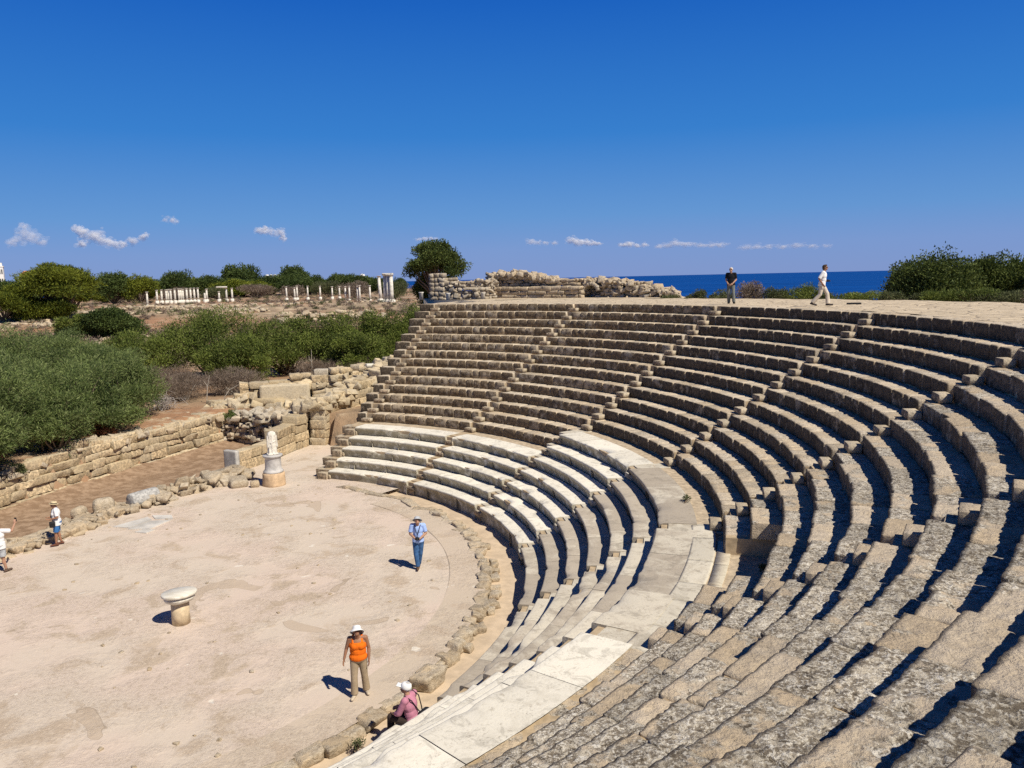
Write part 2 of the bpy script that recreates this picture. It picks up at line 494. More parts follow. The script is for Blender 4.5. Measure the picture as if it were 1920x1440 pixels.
def marble_stone(mb, r0, depth, a0, a1, z0, z1, grey, k):
    """seat stone with an overhanging rolled nosing and a hollow front; wavy broken edge"""
    na = nseg(r0 * (a1 - a0), dist_size(r0, (a0 + a1) / 2, z1, 0.003, 0.04, 0.16), 2, 60)
    A = np.linspace(a0, a1, na + 1)
    H = z1 - z0
    prof = np.array([(0.09, -H), (0.085, -0.3), (0.07, -0.22), (0.03, -0.15), (0.0, -0.11), (-0.015, -0.07), (-0.012, -0.03), (0.005, -0.006), (0.03, 0.0), (0.16, 0.0), (depth * 0.55, 0.0), (depth, 0.0)])
    m = len(prof)
    wob = fbm(np.stack([A * r0 * 1.1, np.full(na + 1, r0 * 3.1), np.zeros(na + 1)], 1), 3)
    chip = np.clip(wob - 0.12, 0, 1) * (0.42 if k <= 3 else 0.22)
    rr = r0 + prof[None, :, 0] + chip[:, None] * np.array([0, 0, 0.1, 0.5, 0.9, 1, 1, 1, 0.9, 0.25, 0, 0])[None]
    zz = z1 + np.tile(prof[:, 1], (na + 1, 1)) - chip[:, None] * np.array([0, 0, 0, 0, 0.1, 0.25, 0.5, 0.7, 0.6, 0.15, 0, 0])[None]
    if z0 < 0: pass
    tilt = rng.normal(0, 0.004)
    zz = zz + tilt
    V = np.stack([rr * np.cos(A)[:, None], rr * np.sin(A)[:, None], zz], 2).reshape(-1, 3)
    nz = fbm(V * 3.0, 3) * 0.012
    V[:, 2] += nz
    Q = [(i * m + j, i * m + j + 1, (i + 1) * m + j + 1, (i + 1) * m + j) for i in range(na) for j in range(m - 1)]
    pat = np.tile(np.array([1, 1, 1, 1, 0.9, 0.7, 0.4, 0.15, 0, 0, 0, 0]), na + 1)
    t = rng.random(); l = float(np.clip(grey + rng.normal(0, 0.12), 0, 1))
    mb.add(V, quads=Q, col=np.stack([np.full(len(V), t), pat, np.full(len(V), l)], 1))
    # end faces
    for i, flip in ((0, False), (na, True)):
        e = V[i * m:(i + 1) * m]
        b = e.copy(); b[:, 2] = z0
        q = [(j, j + 1, m + j + 1, m + j) for j in range(m - 1)]
        mb.add(np.concatenate([e, b]), quads=q, col=(t, 0.6, l))

def build_stair(k):
    """stairway k: half-height blocks in front of each seat row and a bed set back in the gap"""
    a = flight_a(k)
    where = ['at the left end of the seats', 'second from the left', 'third from the left above the pale middle seats', 'in the middle of the shaded rows',
             'that drops beside the doorway gap', 'right of the doorway gap', 'in the right foreground', 'by the camera'][k - 1]
    root = empty('stairway', (0, 0, 0), 0, 'narrow stairway of small pale step blocks ' + where, 'stairs', 'stairways between the seat blocks')
    hi_ = 20
    for n in range(6 if k <= 2 else 8, hi_):
        r = Ru(n); w = 0.27 / r
        mb = MB()
        polar_block(mb, r - 0.31 + rng.normal(0, 0.02), r - 0.004, a - w, a + w, (n - 1) * RISE, (n - 0.5) * RISE, dist_size(r, a, n * RISE), 0.025, 0.012, rng.uniform(0, 99, 3), lich=0.3)
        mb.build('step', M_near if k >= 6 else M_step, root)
    if k > 1 or True:
        for n in range(1, (5 if k <= 2 else 7) + 1):
            r = Rl(n); w = 0.25 / r
            mb = MB()
            polar_block(mb, r - 0.02 + rng.normal(0, 0.02), r + 0.36, a - w, a + w, (n - 1) * RISE, (n - 0.5) * RISE, dist_size(r, a, n * RISE), 0.03, 0.012, rng.uniform(0, 99, 3), lich=0.3)
            mb.build('step', M_marble_g if k > 3 else M_step, root)
    mb = MB()
    pr = []
    for n in range(1, (5 if k <= 2 else 7) + 1):
        pr += [(Rl(n) + 0.3, (n - 1) * RISE if n > 1 else -0.6), (Rl(n) + 0.3, n * RISE - 0.012)]
    lv = list(range(6 if k <= 2 else 8, 20))
    core_sweep(mb, pr + [(Ru(lv[0]) + 0.19, (lv[0] - 1) * RISE - 0.012)], a - 0.31 / 19, a + 0.31 / 19)
    mb.build('lower_bed', M_pave if k > 2 else M_mortar, root, False)
    mb = MB(); pr = []
    for n in lv:
        pr += [(Ru(n) + 0.2, (n - 1) * RISE - 0.012), (Ru(n) + 0.2, n * RISE - 0.012)]
    pr += [(Ru(19) + 1.2, 19 * RISE - 0.012)]
    core_sweep(mb, pr, a - 0.31 / 19, a + 0.31 / 19)
    mb.build('stair_bed', M_near if k >= 6 else M_mortar, root, False)
    return root

for k in range(1, 8): build_upper(k)
for k in range(1, 8): build_lower(k)
for k in range(1, 8): build_stair(k)

# end stones that close the rows at the left end
root = empty('end_wall', (0, 0, 0), 0, 'stepped line of single blocks closing the seat rows at their left edge', 'wall')
for n in range(1, 20):
    r = Ru(n) if n > 5 else Rl(n)
    mb = MB()
    inner = R_(68.93) + 0.17 / r
    if n > 5:
        polar_block(mb, r + 0.05, r + 0.75, inner + 0.002, R_(71.3 + rng.uniform(-0.3, 0.5)), max((n - 1.0) * RISE - 0.1, 0), n * RISE, 0.12, 0.05, 0.03, rng.uniform(0, 99, 3), lich=0.4)
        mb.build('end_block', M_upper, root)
    else:
        polar_block(mb, r - 0.12, r + 0.7, R_(68.4), R_(70.5 + rng.uniform(-0.2, 0.2)), (n - 1) * RISE - (0.05 if n > 1 else 0.2), n * RISE - 0.12, 0.12, 0.03, 0.015, rng.uniform(0, 99, 3), lich=0.4, tint=0.3)
        polar_block(mb, r + 0.2, r + 0.8, R_(68.45), R_(71.4 + rng.uniform(-0.2, 0.2)), (n - 1) * RISE, n * RISE - 0.02, 0.12, 0.03, 0.015, rng.uniform(0, 99, 3), lich=0.4, tint=0.3)
        mb.build('end_block', M_step, root)
mb = MB()
core_sweep(mb, [(Rl(1) + .4, -0.5)] + [p for n in range(1, 20) for r in [Ru(n) if n > 5 else Rl(n)] for p in ((r + 0.3, (n - 1) * RISE - 0.05), (r + 0.3, n * RISE - 0.1))] + [(34, 19 * RISE - 0.1)], R_(68.9), R_(71.0))
mb.build('mortar_bed', M_mortar, root, False)

# walkway between the pale and the dark rows (level 7): slabs from stairway 4 on, trodden earth before it
mb = MB()
def ring(mb, r0, r1, a0, a1, z, da=0.03, dr=0.6, amp=0.0, fr=1.0):
    nr = max(1, int((r1 - r0) / dr)); na = max(1, int((a1 - a0) / da))
    Rr = np.linspace(r0, r1, nr + 1); A = np.linspace(a0, a1, na + 1)
    gr, ga = np.meshgrid(Rr, A, indexing='ij')
    V = np.stack([gr * np.cos(ga), gr * np.sin(ga), np.full_like(gr, z)], 2).reshape(-1, 3)
    if amp: V[:, 2] += fbm(np.c_[V[:, :2] * fr, np.zeros(len(V))], 3) * amp
    w = na + 1
    Q = [(i * w + j, (i + 1) * w + j, (i + 1) * w + j + 1, i * w + j + 1) for i in range(nr) for j in range(na)]
    mb.add(V, quads=Q, col=(0.5, 0, 0.4))
for (ra, rb) in ((19.02, 19.62), (19.63, 19.95)):
    a = R_(-33)
    while a < R_(-13.2):
        w = rng.uniform(0.9, 1.7) / ra
        if not (rb > 19.7 and (a < R_(-26) or a > R_(-16.5))):
            polar_block(mb, ra + 0.008, rb - 0.008, a + 0.0006, a + w - 0.0006, 6.6 * RISE, 7 * RISE + rng.normal(0, 0.004), 0.22, 0.012, 0.006, rng.uniform(0, 99, 3), lich=float(rng.uniform(0.2, 0.6)))
        a += w
polar_block(mb, 18.1, 19.1, R_(-15.3), R_(-12.3), 6.6 * RISE, 7 * RISE - 0.04, 0.15, 0.02, 0.01, rng.uniform(0, 99, 3), lich=0.5)
tag(mb.build('walkway_paving', M_pave), kind='structure')
mb = MB()
ring(mb, 19.05, 19.85, R_(-13), flight_a(3), 7 * RISE - 0.025, amp=0.03, fr=2.5, da=0.01, dr=0.15)
ring(mb, 19.0, 21.12, R_(-27.5), R_(-16.2), 7 * RISE - 0.03, amp=0.02, fr=2, da=0.01, dr=0.2)
ring(mb, 17.6, 18.65, flight_a(3) - 0.02, R_(68.6), 5 * RISE - 0.02, amp=0.025, fr=2.5, da=0.01, dr=0.15)
M_earth = plain_mat('trodden earth', (0.46, 0.37, 0.26), 0.95, 0.25, 6, bump=0.6, objco=False)
tag(mb.build('walkway_earth', M_earth), kind='structure')
mb = MB()
ring(mb, 19.03, 20.0, R_(-60), R_(-26), 7 * RISE - 0.035, amp=0.06, fr=4, da=0.003, dr=0.06)
tag(mb.build('walkway_rough_edge', M_near), kind='structure')

# terrace on top
def terrace_mat():
    m, nt, b = new_mat('rough terrace paving'); g = G(nt); P = g.pos()
    n = g.noise(P, 1.5, 5, 0.6); f = g.noise(P, 9, 7, 0.7)
    wp = g.mix(0.25, P, g.node('ShaderNodeTexNoise').outputs['Color'])
    nn = [x for x in nt.nodes if x.type == 'TEX_NOISE'][-1]; g.set(nn.inputs['Vector'], P); nn.inputs['Scale'].default_value = 2.0
    v = g.vor(wp, 1.6, 'DISTANCE_TO_EDGE')
    c = g.mix(g.ramp(n, 0.35, 0.65), (0.62, 0.51, 0.36), (0.5, 0.41, 0.29))
    c = g.mix(g.ramp(f, 0.45, 0.33, 0, 0.6), c, (0.24, 0.19, 0.13))
    c = g.mix(g.ramp(v, 0.05, 0.0, 0, 0.7), c, (0.2, 0.15, 0.1))
    g.set(b.inputs['Base Color'], c)
    g.set(b.inputs['Normal'], g.bump(g.math('ADD', f, g.ramp(v, 0.0, 0.08)), 0.8, 0.04))
    return m
mb = MB()
ring(mb, 27.35, 36.3, R_(-80), R_(71.2), 19 * RISE - 0.01, amp=0.05, fr=0.8, da=0.012, dr=0.3)
ring(mb, 36.3, 44, R_(-80), R_(71.2), 19 * RISE - 0.012, amp=0.0, da=0.02)
for q in (mb.v[-1],):
    rr = np.hypot(q[:, 0], q[:, 1]); rr = rr - 5.0 * smooth(R_(44), R_(52), np.arctan2(q[:, 1], q[:, 0])); q[:, 2] -= np.clip(rr - 36.3, 0, 9) * 1.0
zt = 19 * RISE - 0.014
tp = [(9.2, 25.2), (8.9, 27.0), (8.3, 31.5), (7.4, 38.5), (7.2, 41.5), (13.0, 42.5), (16.5, 36.0)]
mb.add(np.array([(x, y, zt) for x, y in tp] + [(x, y, 0.0) for x, y in tp]), tris=[(0, i, i + 1)[::-1] for i in range(1, 6)], quads=[(i, i + 1, i + 8, i + 7) for i in range(6)])
tag(mb.build('terrace_pavement', terrace_mat()), kind='structure')
#PART2

# ------------------------------------------------------------------ ground, floor, sea
WA0, WAU = np.array([-6.2, 13.2]), np.array([0.3, 0.954])
WAN = np.array([-0.954, 0.3])
def terrain(x, y):
    x = np.asarray(x, float); y = np.asarray(y, float)
    d = np.hypot(x, y)
    s = (x - WA0[0]) * WAN[0] + (y - WA0[1]) * WAN[1]
    th = np.degrees(np.arctan2(y, x))
    out = 1.75 + 0.9 * smooth(45, 95, d) + 2.3 * smooth(92, 142, d)
    p = np.stack([np.ravel(x), np.ravel(y), np.zeros(np.size(x))], 1)
    out = out + (fbm(p * 0.05, 3) * 0.45 * smooth(40, 70, np.ravel(d)) + fbm(p * 0.35, 3) * 0.12).reshape(np.shape(x))
    # land right of and behind the terrace falls to the shore
    right = smooth(36, 40, d) * smooth(74, 70.5, th) * smooth(-140, -120, th)
    slope = 6.9 - 14.5 * smooth(42, 110, d)
    out = out * (1 - right) + right * (slope + (fbm(p * 0.08, 3) * 0.5).reshape(np.shape(x)) * smooth(50, 90, d))
    out = out * (1 - smooth(430, 620, d)) + smooth(430, 620, d) * -12
    ca = np.degrees(np.arctan2(x - 14.1, y + 23.5)); cd = np.hypot(x - 14.1, y + 23.5)
    sh = smooth(-5.5, -3.0, ca) * smooth(115, 160, cd) * smooth(175, 150, ca)
    out = out * (1 - sh) + sh * -12
    # hollow of the orchestra, the stage pit and the space under the seats
    low = ((s < 0.35) & (d < 41) & (th < 70.5) & (th > -150) & (x > -30)) | ((s < 0.35) & (y < 24.5) & (x < 8) & (x > -60) & (y > -60) & ~((d > 27) & (th > 71)))
    low = low & ~((y > 24.4 - 0.42 * (x + 3)) & (th > 71.5))
    low = low | ((d < 26) & (th <= 71) & (th > -130))
    return np.where(low, -0.9, out)

def ground_mat():
    m, nt, b = new_mat('red brown field soil'); g = G(nt); P = g.pos()
    n1 = g.noise(P, 0.05, 5, 0.6); n2 = g.noise(P, 0.35, 6, 0.65); n3 = g.noise(P, 3, 6, 0.7)
    c = g.mix(g.ramp(n1, 0.4, 0.62), (0.36, 0.2, 0.11), (0.34, 0.26, 0.17))
    c = g.mix(g.ramp(n2, 0.52, 0.66), c, (0.55, 0.43, 0.29))
    c = g.mix(g.ramp(n2, 0.46, 0.34, 0, 0.75), c, (0.2, 0.15, 0.1))
    c = g.mix(g.ramp(n3, 0.5, 0.3, 0, 0.5), c, (0.16, 0.11, 0.07))
    g.set(b.inputs['Base Color'], c)
    g.set(b.inputs['Normal'], g.bump(g.math('ADD', n3, n2), 0.8, 0.15))
    return m
def axis_pts(c, fine, dense, far):
    a = np.arange(c - dense, c + dense + 1e-6, fine)
    k, st = [], fine
    x = c + dense
    while x < far:
        st *= 1.12; x += st; k.append(x)
    k2, st, x = [], fine, c - dense
    while x > -far:
        st *= 1.12; x -= st; k2.append(x)
    return np.concatenate([k2[::-1], a, k])
gx = axis_pts(-2, 0.5, 26, 3000); gy = axis_pts(24, 0.5, 28, 3000)
GX, GY = np.meshgrid(gx, gy, indexing='ij')
GZ = terrain(GX, GY)
mb = MB()
w = len(gy); I, J = np.meshgrid(np.arange(len(gx) - 1), np.arange(w - 1), indexing='ij')
k = (I * w + J).ravel()
mb.add(np.stack([GX.ravel(), GY.ravel(), GZ.ravel()], 1), quads=np.stack([k, k + w, k + w + 1, k + 1], 1))
tag(mb.build('ground', ground_mat()), kind='structure')

def sea_mat():
    m, nt, b = new_mat('deep blue sea'); g = G(nt); P = g.pos()
    n = g.noise(g.scale(P, (0.004, 0.02, 1)), 1.0, 5, 0.6)
    c = g.mix(g.ramp(n, 0.35, 0.65), (0.001, 0.042, 0.2), (0.002, 0.06, 0.27))
    g.set(b.inputs['Base Color'], c); b.inputs['Roughness'].default_value = 0.6; b.inputs['Specular IOR Level'].default_value = 0.08
    g.set(b.inputs['Normal'], g.bump(g.noise(P, 0.25, 4), 0.3, 0.3))
    return m
mb = MB()
ang = np.linspace(0, 2 * math.pi, 193)[:-1]
rad = np.array([0, 300, 600, 1200, 2500, 5000, 10000, 20000, 42000])
V = np.array([(r * math.cos(a), r * math.sin(a), -6.0) for r in rad for a in ang])
Q = [(i * 192 + j, (i + 1) * 192 + j, (i + 1) * 192 + (j + 1) % 192, i * 192 + (j + 1) % 192) for i in range(len(rad) - 1) for j in range(192)]
mb.add(V, quads=Q)
tag(mb.build('sea', sea_mat()), kind='structure')

def floor_mat(c1=(0.6, 0.51, 0.415), c2=(0.62, 0.505, 0.415), rs=1.0):
    m, nt, b = new_mat('worn orchestra floor'); g = G(nt); P = g.pos()
    n0 = g.noise(P, 0.22, 3, 0.5); n1 = g.noise(P, 0.8, 7, 0.65, 0.5); n2 = g.noise(P, 6, 8, 0.72); n3 = g.noise(g.scale(P, (1, 1, 1)), 20, 7, 0.75)
    c = g.mix(g.ramp(n0, 0.42, 0.6), c1, c2)
    c = g.mix(g.ramp(n1, 0.52, 0.64), c, (0.5, 0.4, 0.3))
    rough = g.ramp(g.noise(P, 0.4, 6, 0.65), 0.42, 0.56, 0.25, 1.0)
    n4 = g.noise(P, 11, 9, 0.75, 0.4)
    c = g.mix(g.math('MULTIPLY', rough, g.ramp(n2, 0.49, 0.4, 0, 0.4)), c, (0.38, 0.3, 0.22))
    c = g.mix(g.math('MULTIPLY', rough, g.ramp(n4, 0.53, 0.6, 0, 0.48)), c, (0.7, 0.59, 0.46))
    c = g.mix(g.math('MULTIPLY', rough, g.ramp(n4, 0.46, 0.39, 0, 0.38)), c, (0.32, 0.25, 0.18))
    c = g.mix(g.ramp(g.noise(P, 1.7, 3, 0.5), 0.70, 0.73, 0, 0.8), c, (0.74, 0.68, 0.58))
    pt = g.noise(P, 0.33, 3, 0.5, 1.2)
    c = g.mix(g.ramp(pt, 0.655, 0.662, 0, 0.75), c, (0.49, 0.39, 0.29))
    c = g.mix(g.ramp(g.math('ABSOLUTE', g.math('SUBTRACT', pt, 0.658)), 0.006, 0.0, 0, 0.5), c, (0.26, 0.2, 0.14))
    g.set(b.inputs['Base Color'], c)
    g.set(b.inputs['Normal'], g.bump(g.math('ADD', g.math('MULTIPLY', g.math('ADD', n2, n3), rough), g.math('MULTIPLY', n1, 0.5)), 0.7, 0.04))
    return m
M_floor2 = floor_mat((0.57, 0.47, 0.37), (0.54, 0.45, 0.35))
M_sand = plain_mat('trodden sand', (0.56, 0.44, 0.31), 0.95, 0.14, 2.5, bump=0.25, objco=False)
mb = MB()
ring(mb, 0.0, 13.15, 0, 2 * math.pi, 0.0, da=0.05, dr=0.5, amp=0.015, fr=0.6)
V = np.array([(-9, -30, -0.004), (0, -30, -0.004), (0, 8, -0.004), (-4.2, 2.0, -0.004), (-6, -4, -0.004)])
cen = mb.v[0][mb.f4[0]].mean(1)
mb.f4[0] = mb.f4[0][((cen[:, 0] + 3.5) * -0.927 + (cen[:, 1] - 3.5) * 0.374) < 0.55]
ring(mb, 13.0, 14.75, R_(52), R_(76), -0.003, da=0.01, dr=0.2)
pg = np.array([(0.1, 12.6), (0.4, 15.6), (1.35, 17.4), (2.3, 21.5), (3.6, 21.6), (4.3, 24), (9.0, 24.5), (4.9, 13.2), (3, 12.6)])
mb.add(np.concatenate([[(3.4, 17.5, -0.006)], np.c_[pg, np.full(len(pg), -0.006)]]), tris=[(0, (i + 1) % len(pg) + 1, i + 1) for i in range(len(pg))])
mb.add(np.array([(-14, -20, -0.004), (2, -20, -0.004), (2, 4, -0.004), (-3.2, 3.5, -0.004), (-8.5, -10, -0.004)]), tris=[(0, 1, 2), (0, 2, 3), (0, 3, 4)])
tag(mb.build('orchestra_floor', floor_mat()), kind='structure')
mb = MB()
ring(mb, 12.05, 13.2, R_(-50), R_(48), 0.014, da=0.01, dr=0.25, amp=0.01, fr=1.5)
n0 = len(mb.v[0])
ring(mb, 12.03, 12.06, R_(-50), R_(48), 0.0, da=0.01, dr=0.1)
tag(mb.build('outer_floor_band', M_floor2), kind='structure')
mb = MB()
ring(mb, 13.0, 14.6, R_(-70), R_(66), -0.19, da=0.02, dr=0.2, amp=0.04, fr=1.2)
tag(mb.build('sandy_channel', M_sand), kind='structure')
def pit_mat():
    m, nt, b = new_mat('brown pit soil'); g = G(nt); P = g.pos()
    n2 = g.noise(P, 2.2, 7, 0.7); n3 = g.noise(P, 9, 6, 0.7)
    c = g.mix(g.ramp(n2, 0.4, 0.62), (0.24, 0.155, 0.095), (0.38, 0.265, 0.175))
    c = g.mix(g.ramp(n3, 0.66, 0.72), c, (0.6, 0.5, 0.38))
    g.set(b.inputs['Base Color'], c); g.set(b.inputs['Normal'], g.bump(n3, 0.6, 0.05))
    return m
mb = MB()
pu = np.linspace(-22, 14, 73); pv = np.linspace(-0.6, 7.0, 20)
PU, PV = np.meshgrid(pu, pv, indexing='ij')
V = np.stack([WA0[0] + WAU[0] * PU - WAN[0] * PV, WA0[1] + WAU[1] * PU - WAN[1] * PV, np.full_like(PU, -0.12)], 2).reshape(-1, 3)
V[:, 2] += fbm(V * 0.9, 3) * 0.05 + 0.25 * smooth(1.2, -0.4, PV.ravel())
V[:, 2] -= 0.5 * smooth(4.2, 5.5, PV.ravel())
Q = [(i * 20 + j, i * 20 + j + 1, (i + 1) * 20 + j + 1, (i + 1) * 20 + j) for i in range(72) for j in range(19)]
mb.add(V, quads=Q)
tag(mb.build('stage_pit_soil', pit_mat()), kind='structure')

# ------------------------------------------------------------------ stones and walls
def place(q, loc, rz=0.0, rx=0.0, ry=0.0):
    Rm = np.array(Matrix.Rotation(rz, 3, 'Z') @ Matrix.Rotation(ry, 3, 'Y') @ Matrix.Rotation(rx, 3, 'X'))
    return q @ Rm.T + np.asarray(loc)
def stone(mb, loc, h, rz=0, rx=0, ry=0, rad=0.5, amp=0.12, freq=3.0, size=0.12, pat=0.2, lich=None, jag=0.0):
    h = np.asarray(h, float)
    seg = tuple(nseg(2 * x, size, 2, 14) for x in h)
    q, Q, d = rblock(h, seg, rad * h.min() * 1.3, amp * h.min(), freq, rng.uniform(0, 99, 3), jag=jag)
    t = rng.random(); l = rng.random() if lich is None else lich
    mb.add(place(q, loc, rz, rx, ry), quads=Q, col=np.stack([np.full(len(q), t), np.clip(pat - d[:, 2], 0, 1) * pat, np.full(len(q), l)], 1))

def path_at(path, s):
    """point, direction and interpolated top height at arc length s"""
    acc = 0
    for (x0, y0, h0), (x1, y1, h1) in zip(path[:-1], path[1:]):
        L = math.hypot(x1 - x0, y1 - y0)
        if s <= acc + L or (x1, y1, h1) == path[-1]:
            t = min(1, max(0, (s - acc) / L))
            return x0 + (x1 - x0) * t, y0 + (y1 - y0) * t, math.atan2(y1 - y0, x1 - x0), h0 + (h1 - h0) * t
        acc += L
def path_len(path): return sum(math.hypot(b[0] - a[0], b[1] - a[1]) for a, b in zip(path[:-1], path[1:]))

def masonry(mb, path, z0, ch, bl, th, size=0.16, rad=0.03, amp=0.02, ragged=0.25, jit=0.02, batter=0.0, skip=None, freq=3.0, lich=None, jag=0.1, miss=0.0):
    """coursed wall; the seen face is on the right of the path, the thickness lies to the left"""
    L = path_len(path)
    hmax = max(p[2] for p in path)
    nc = int(math.ceil(hmax / ch)); z = z0
    for c in range(nc):
        hh = ch * rng.uniform(0.88, 1.12)
        s = -rng.uniform(0, bl * 0.5) if c % 2 else 0.0
        while s < L:
            w = bl * rng.uniform(0.6, 1.5)
            s0, s1 = max(0, s), min(L, s + w); s += w
            if s1 - s0 < 0.12: continue
            x, y, a, top = path_at(path, (s0 + s1) / 2)
            top = top + fbm(np.array([[s0 * 0.9, z0, 3.3 + L]]), 2)[0] * ragged * 2
            if z - z0 + hh * 0.5 > top and c > 0: continue
            if miss and rng.random() < miss * (0.4 + c / max(nc, 1)): continue
            if skip and skip((s0 + s1) / 2, z - z0 + hh / 2): continue
            t = th * rng.uniform(0.9, 1.05)
            off = t / 2 + batter * (z - z0) + rng.normal(0, jit)
            cx, cy = x - math.sin(a) * off, y + math.cos(a) * off
            h = ((s1 - s0) / 2 - 0.006, t / 2, hh / 2 - 0.004)
            seg = tuple(nseg(2 * q, size, 1, 16) for q in h)
            q, Q, d = rblock(h, seg, rad * rng.uniform(0.5, 1.4), amp * rng.uniform(0.6, 1.6), freq, rng.uniform(0, 99, 3), jag=jag)
            lc = rng.random() if lich is None else float(np.clip(lich + rng.normal(0, .2), 0, 1))
            pat = np.clip(-d[:, 1] * 1.2, 0, 1) * rng.uniform(0.3, 1.0)
            mb.add(place(q, (cx, cy, z + hh / 2), a + rng.normal(0, 0.006)), quads=Q, col=np.stack([np.full(len(q), rng.random()), pat, np.full(len(q), lc)], 1))
        z += hh

def rubble(mb, path, z0, th, n, rs, size=0.1, side=0.0, top_only=False):
    L = path_len(path)
    for i in range(n):
        x, y, a, top = path_at(path, rng.uniform(0, L))
        off = rng.uniform(0, th) - side
        z = z0 + top * (1 - 0.15 * rng.random()) if top_only else z0 + top * rng.random()
        r = rs * rng.uniform(0.5, 1.5)
        stone(mb, (x - math.sin(a) * off, y + math.cos(a) * off, z), (r * rng.uniform(0.8, 1.6), r * rng.uniform(0.7, 1.2), r * rng.uniform(0.45, 0.9)),
              rng.uniform(0, 6.3), rng.normal(0, 0.25), rng.normal(0, 0.25), rad=0.2, amp=0.25, freq=1.6 / r * 0.5, size=size, jag=0.3)

# retaining wall behind the stage pit
p = [(-11.6, -4.0, 1.7), (-7.6, 8.6, 1.7), (-6.6, 12.3, 1.85), (-6.0, 14.2, 2.0), (-4.7, 18.1, 2.0), (-2.9, 23.6, 1.85)]
t = empty('retaining_wall', (-6.2, 13.2, 0), 0, 'long yellow stone wall of rough courses behind the brown soil strip', 'wall')
t.location = (0, 0, 0)
mb = MB(); masonry(mb, p, -0.25, 0.38, 0.95, 0.6, ragged=0.22, amp=0.06, rad=0.045, batter=0.1, jit=0.045, lich=0.4, jag=0.16, miss=0.05, freq=4.5, size=0.11)
masonry(mb, [(a - 0.35, b + 0.1, c - 0.1) for a, b, c in p], -0.25, 0.42, 0.7, 0.9, ragged=0.15, amp=0.08, rad=0.06, jit=0.06, jag=0.2, size=0.2)
mb.build('wall_face', M_ashlar, t)
mb = MB(); rubble(mb, [(a, b, c - 0.05) for a, b, c in p], -0.2, 2.0, 420, 0.15, side=-0.1, top_only=True)
mb.build('wall_top_rubble', M_rock, t)

# rubble wall between the retaining wall and the parodos wall
p = [(-3.1, 23.5, 1.55), (-1.4, 22.9, 1.8), (0.3, 22.2, 1.75), (2.1, 21.4, 2.1)]
t = empty('rubble_wall', (0, 0, 0), 0, 'grey rubble wall with loose stones spilling into the brown pit', 'wall')
mb = MB(); masonry(mb, p, -0.2, 0.3, 0.45, 0.7, ragged=0.2, amp=0.05, rad=0.09, jit=0.07, freq=4)
rubble(mb, p, -0.1, 0.5, 170, 0.14, side=0.35)
rubble(mb, p, -0.1, 1.4, 90, 0.2, side=0.0, top_only=True)
mb.build('wall_face', M_rubble, t)

# low ashlar wall of the side entrance
t = empty('entrance_wall', (0, 0, 0), 0, 'low wall of smooth yellow ashlar running behind the statue', 'wall')
mb = MB(); masonry(mb, [(0.4, 15.3, 1.15), (1.25, 17.1, 1.2), (2.1, 21.0, 1.5)], -0.05, 0.55, 1.15, 0.75, ragged=0.0, amp=0.012, rad=0.02, jit=0.01, lich=0.2)
mb.build('wall_face', M_ashlar, t)
mb = MB(); stone(mb, (0.2, 15.05, 0.55), (0.12, 0.42, 0.6), R_(62), rad=0.15, amp=0.04, size=0.1)
tag(mb.build('end_slab', plain_mat('grey marble slab', (0.46, 0.44, 0.41), 0.7, 0.2, 4, bump=0.2), t), label='upright grey marble slab at the near end')
t = empty('pier_wall', (0, 0, 0), 0, 'taller ruined wall with a recessed corner that climbs toward the seats', 'wall')
mb = MB()
masonry(mb, [(2.1, 20.2, 2.1), (2.45, 21.35, 2.3)], -0.05, 0.5, 0.9, 0.9, ragged=0.1, amp=0.03, rad=0.04)
masonry(mb, [(2.5, 21.5, 2.2), (3.4, 21.3, 2.3)], -0.05, 0.5, 0.8, 0.9, ragged=0.1, amp=0.03, rad=0.04)
masonry(mb, [(3.4, 21.3, 2.25), (3.9, 23.5, 2.6), (5.4, 26.0, 3.3), (7.4, 29.0, 4.6)], -0.05, 0.45, 0.95, 1.0, ragged=0.15, amp=0.035, rad=0.05)
rubble(mb, [(2.2, 21.2, 2.35), (3.4, 21.6, 2.4), (3.9, 23.5, 2.6), (5.4, 26.0, 3.3), (7.4, 29.0, 4.6)], 0, 1.3, 120, 0.24, top_only=True)
mb.build('wall_face', M_ashlar, t)
t = empty('upper_wall', (0, 0, 0), 0, 'weathered upper wall with one large smooth cream block below the green hedge', 'wall')
mb = MB()
masonry(mb, [(-3.0, 25.0, 1.0), (-1.2, 25.6, 1.3)], 1.3, 0.4, 0.7, 0.8, ragged=0.2, amp=0.06, rad=0.08)
masonry(mb, [(-1.3, 25.6, 1.0), (1.2, 26.1, 1.0)], 0.95, 0.42, 1.2, 0.9, ragged=0.05, amp=0.03, rad=0.04)
masonry(mb, [(1.5, 26.3, 2.0), (3.2, 27.0, 2.15), (4.2, 28.6, 2.1), (6.0, 31.5, 2.2)], 1.4, 0.42, 0.75, 0.9, ragged=0.25, amp=0.06, rad=0.07, jit=0.06)
masonry(mb, [(-4.4, 24.9, 0.45), (-1.5, 24.6, 0.5), (2.0, 23.6, 0.6)], 1.45, 0.4, 1.1, 0.9, ragged=0.15, amp=0.06, rad=0.06, jit=0.12, jag=0.25)
masonry(mb, [(-2.8, 25.5, 1.6), (1.4, 26.9, 1.9)], 1.45, 0.42, 0.9, 0.9, ragged=0.2, amp=0.06, rad=0.06, jit=0.06, jag=0.15)
rubble(mb, [(-5.0, 24.6, 1.75), (-1.5, 24.8, 1.85), (2.0, 23.8, 2.0)], 0, 2.2, 110, 0.26, top_only=True)
rubble(mb, [(-3.2, 25.0, 2.2), (1.2, 26.2, 3.1), (3.2, 27.0, 3.55), (6.0, 31.5, 3.7)], 0, 1.4, 130, 0.22, top_only=True)
mb.build('wall_face', M_ashlar, t)
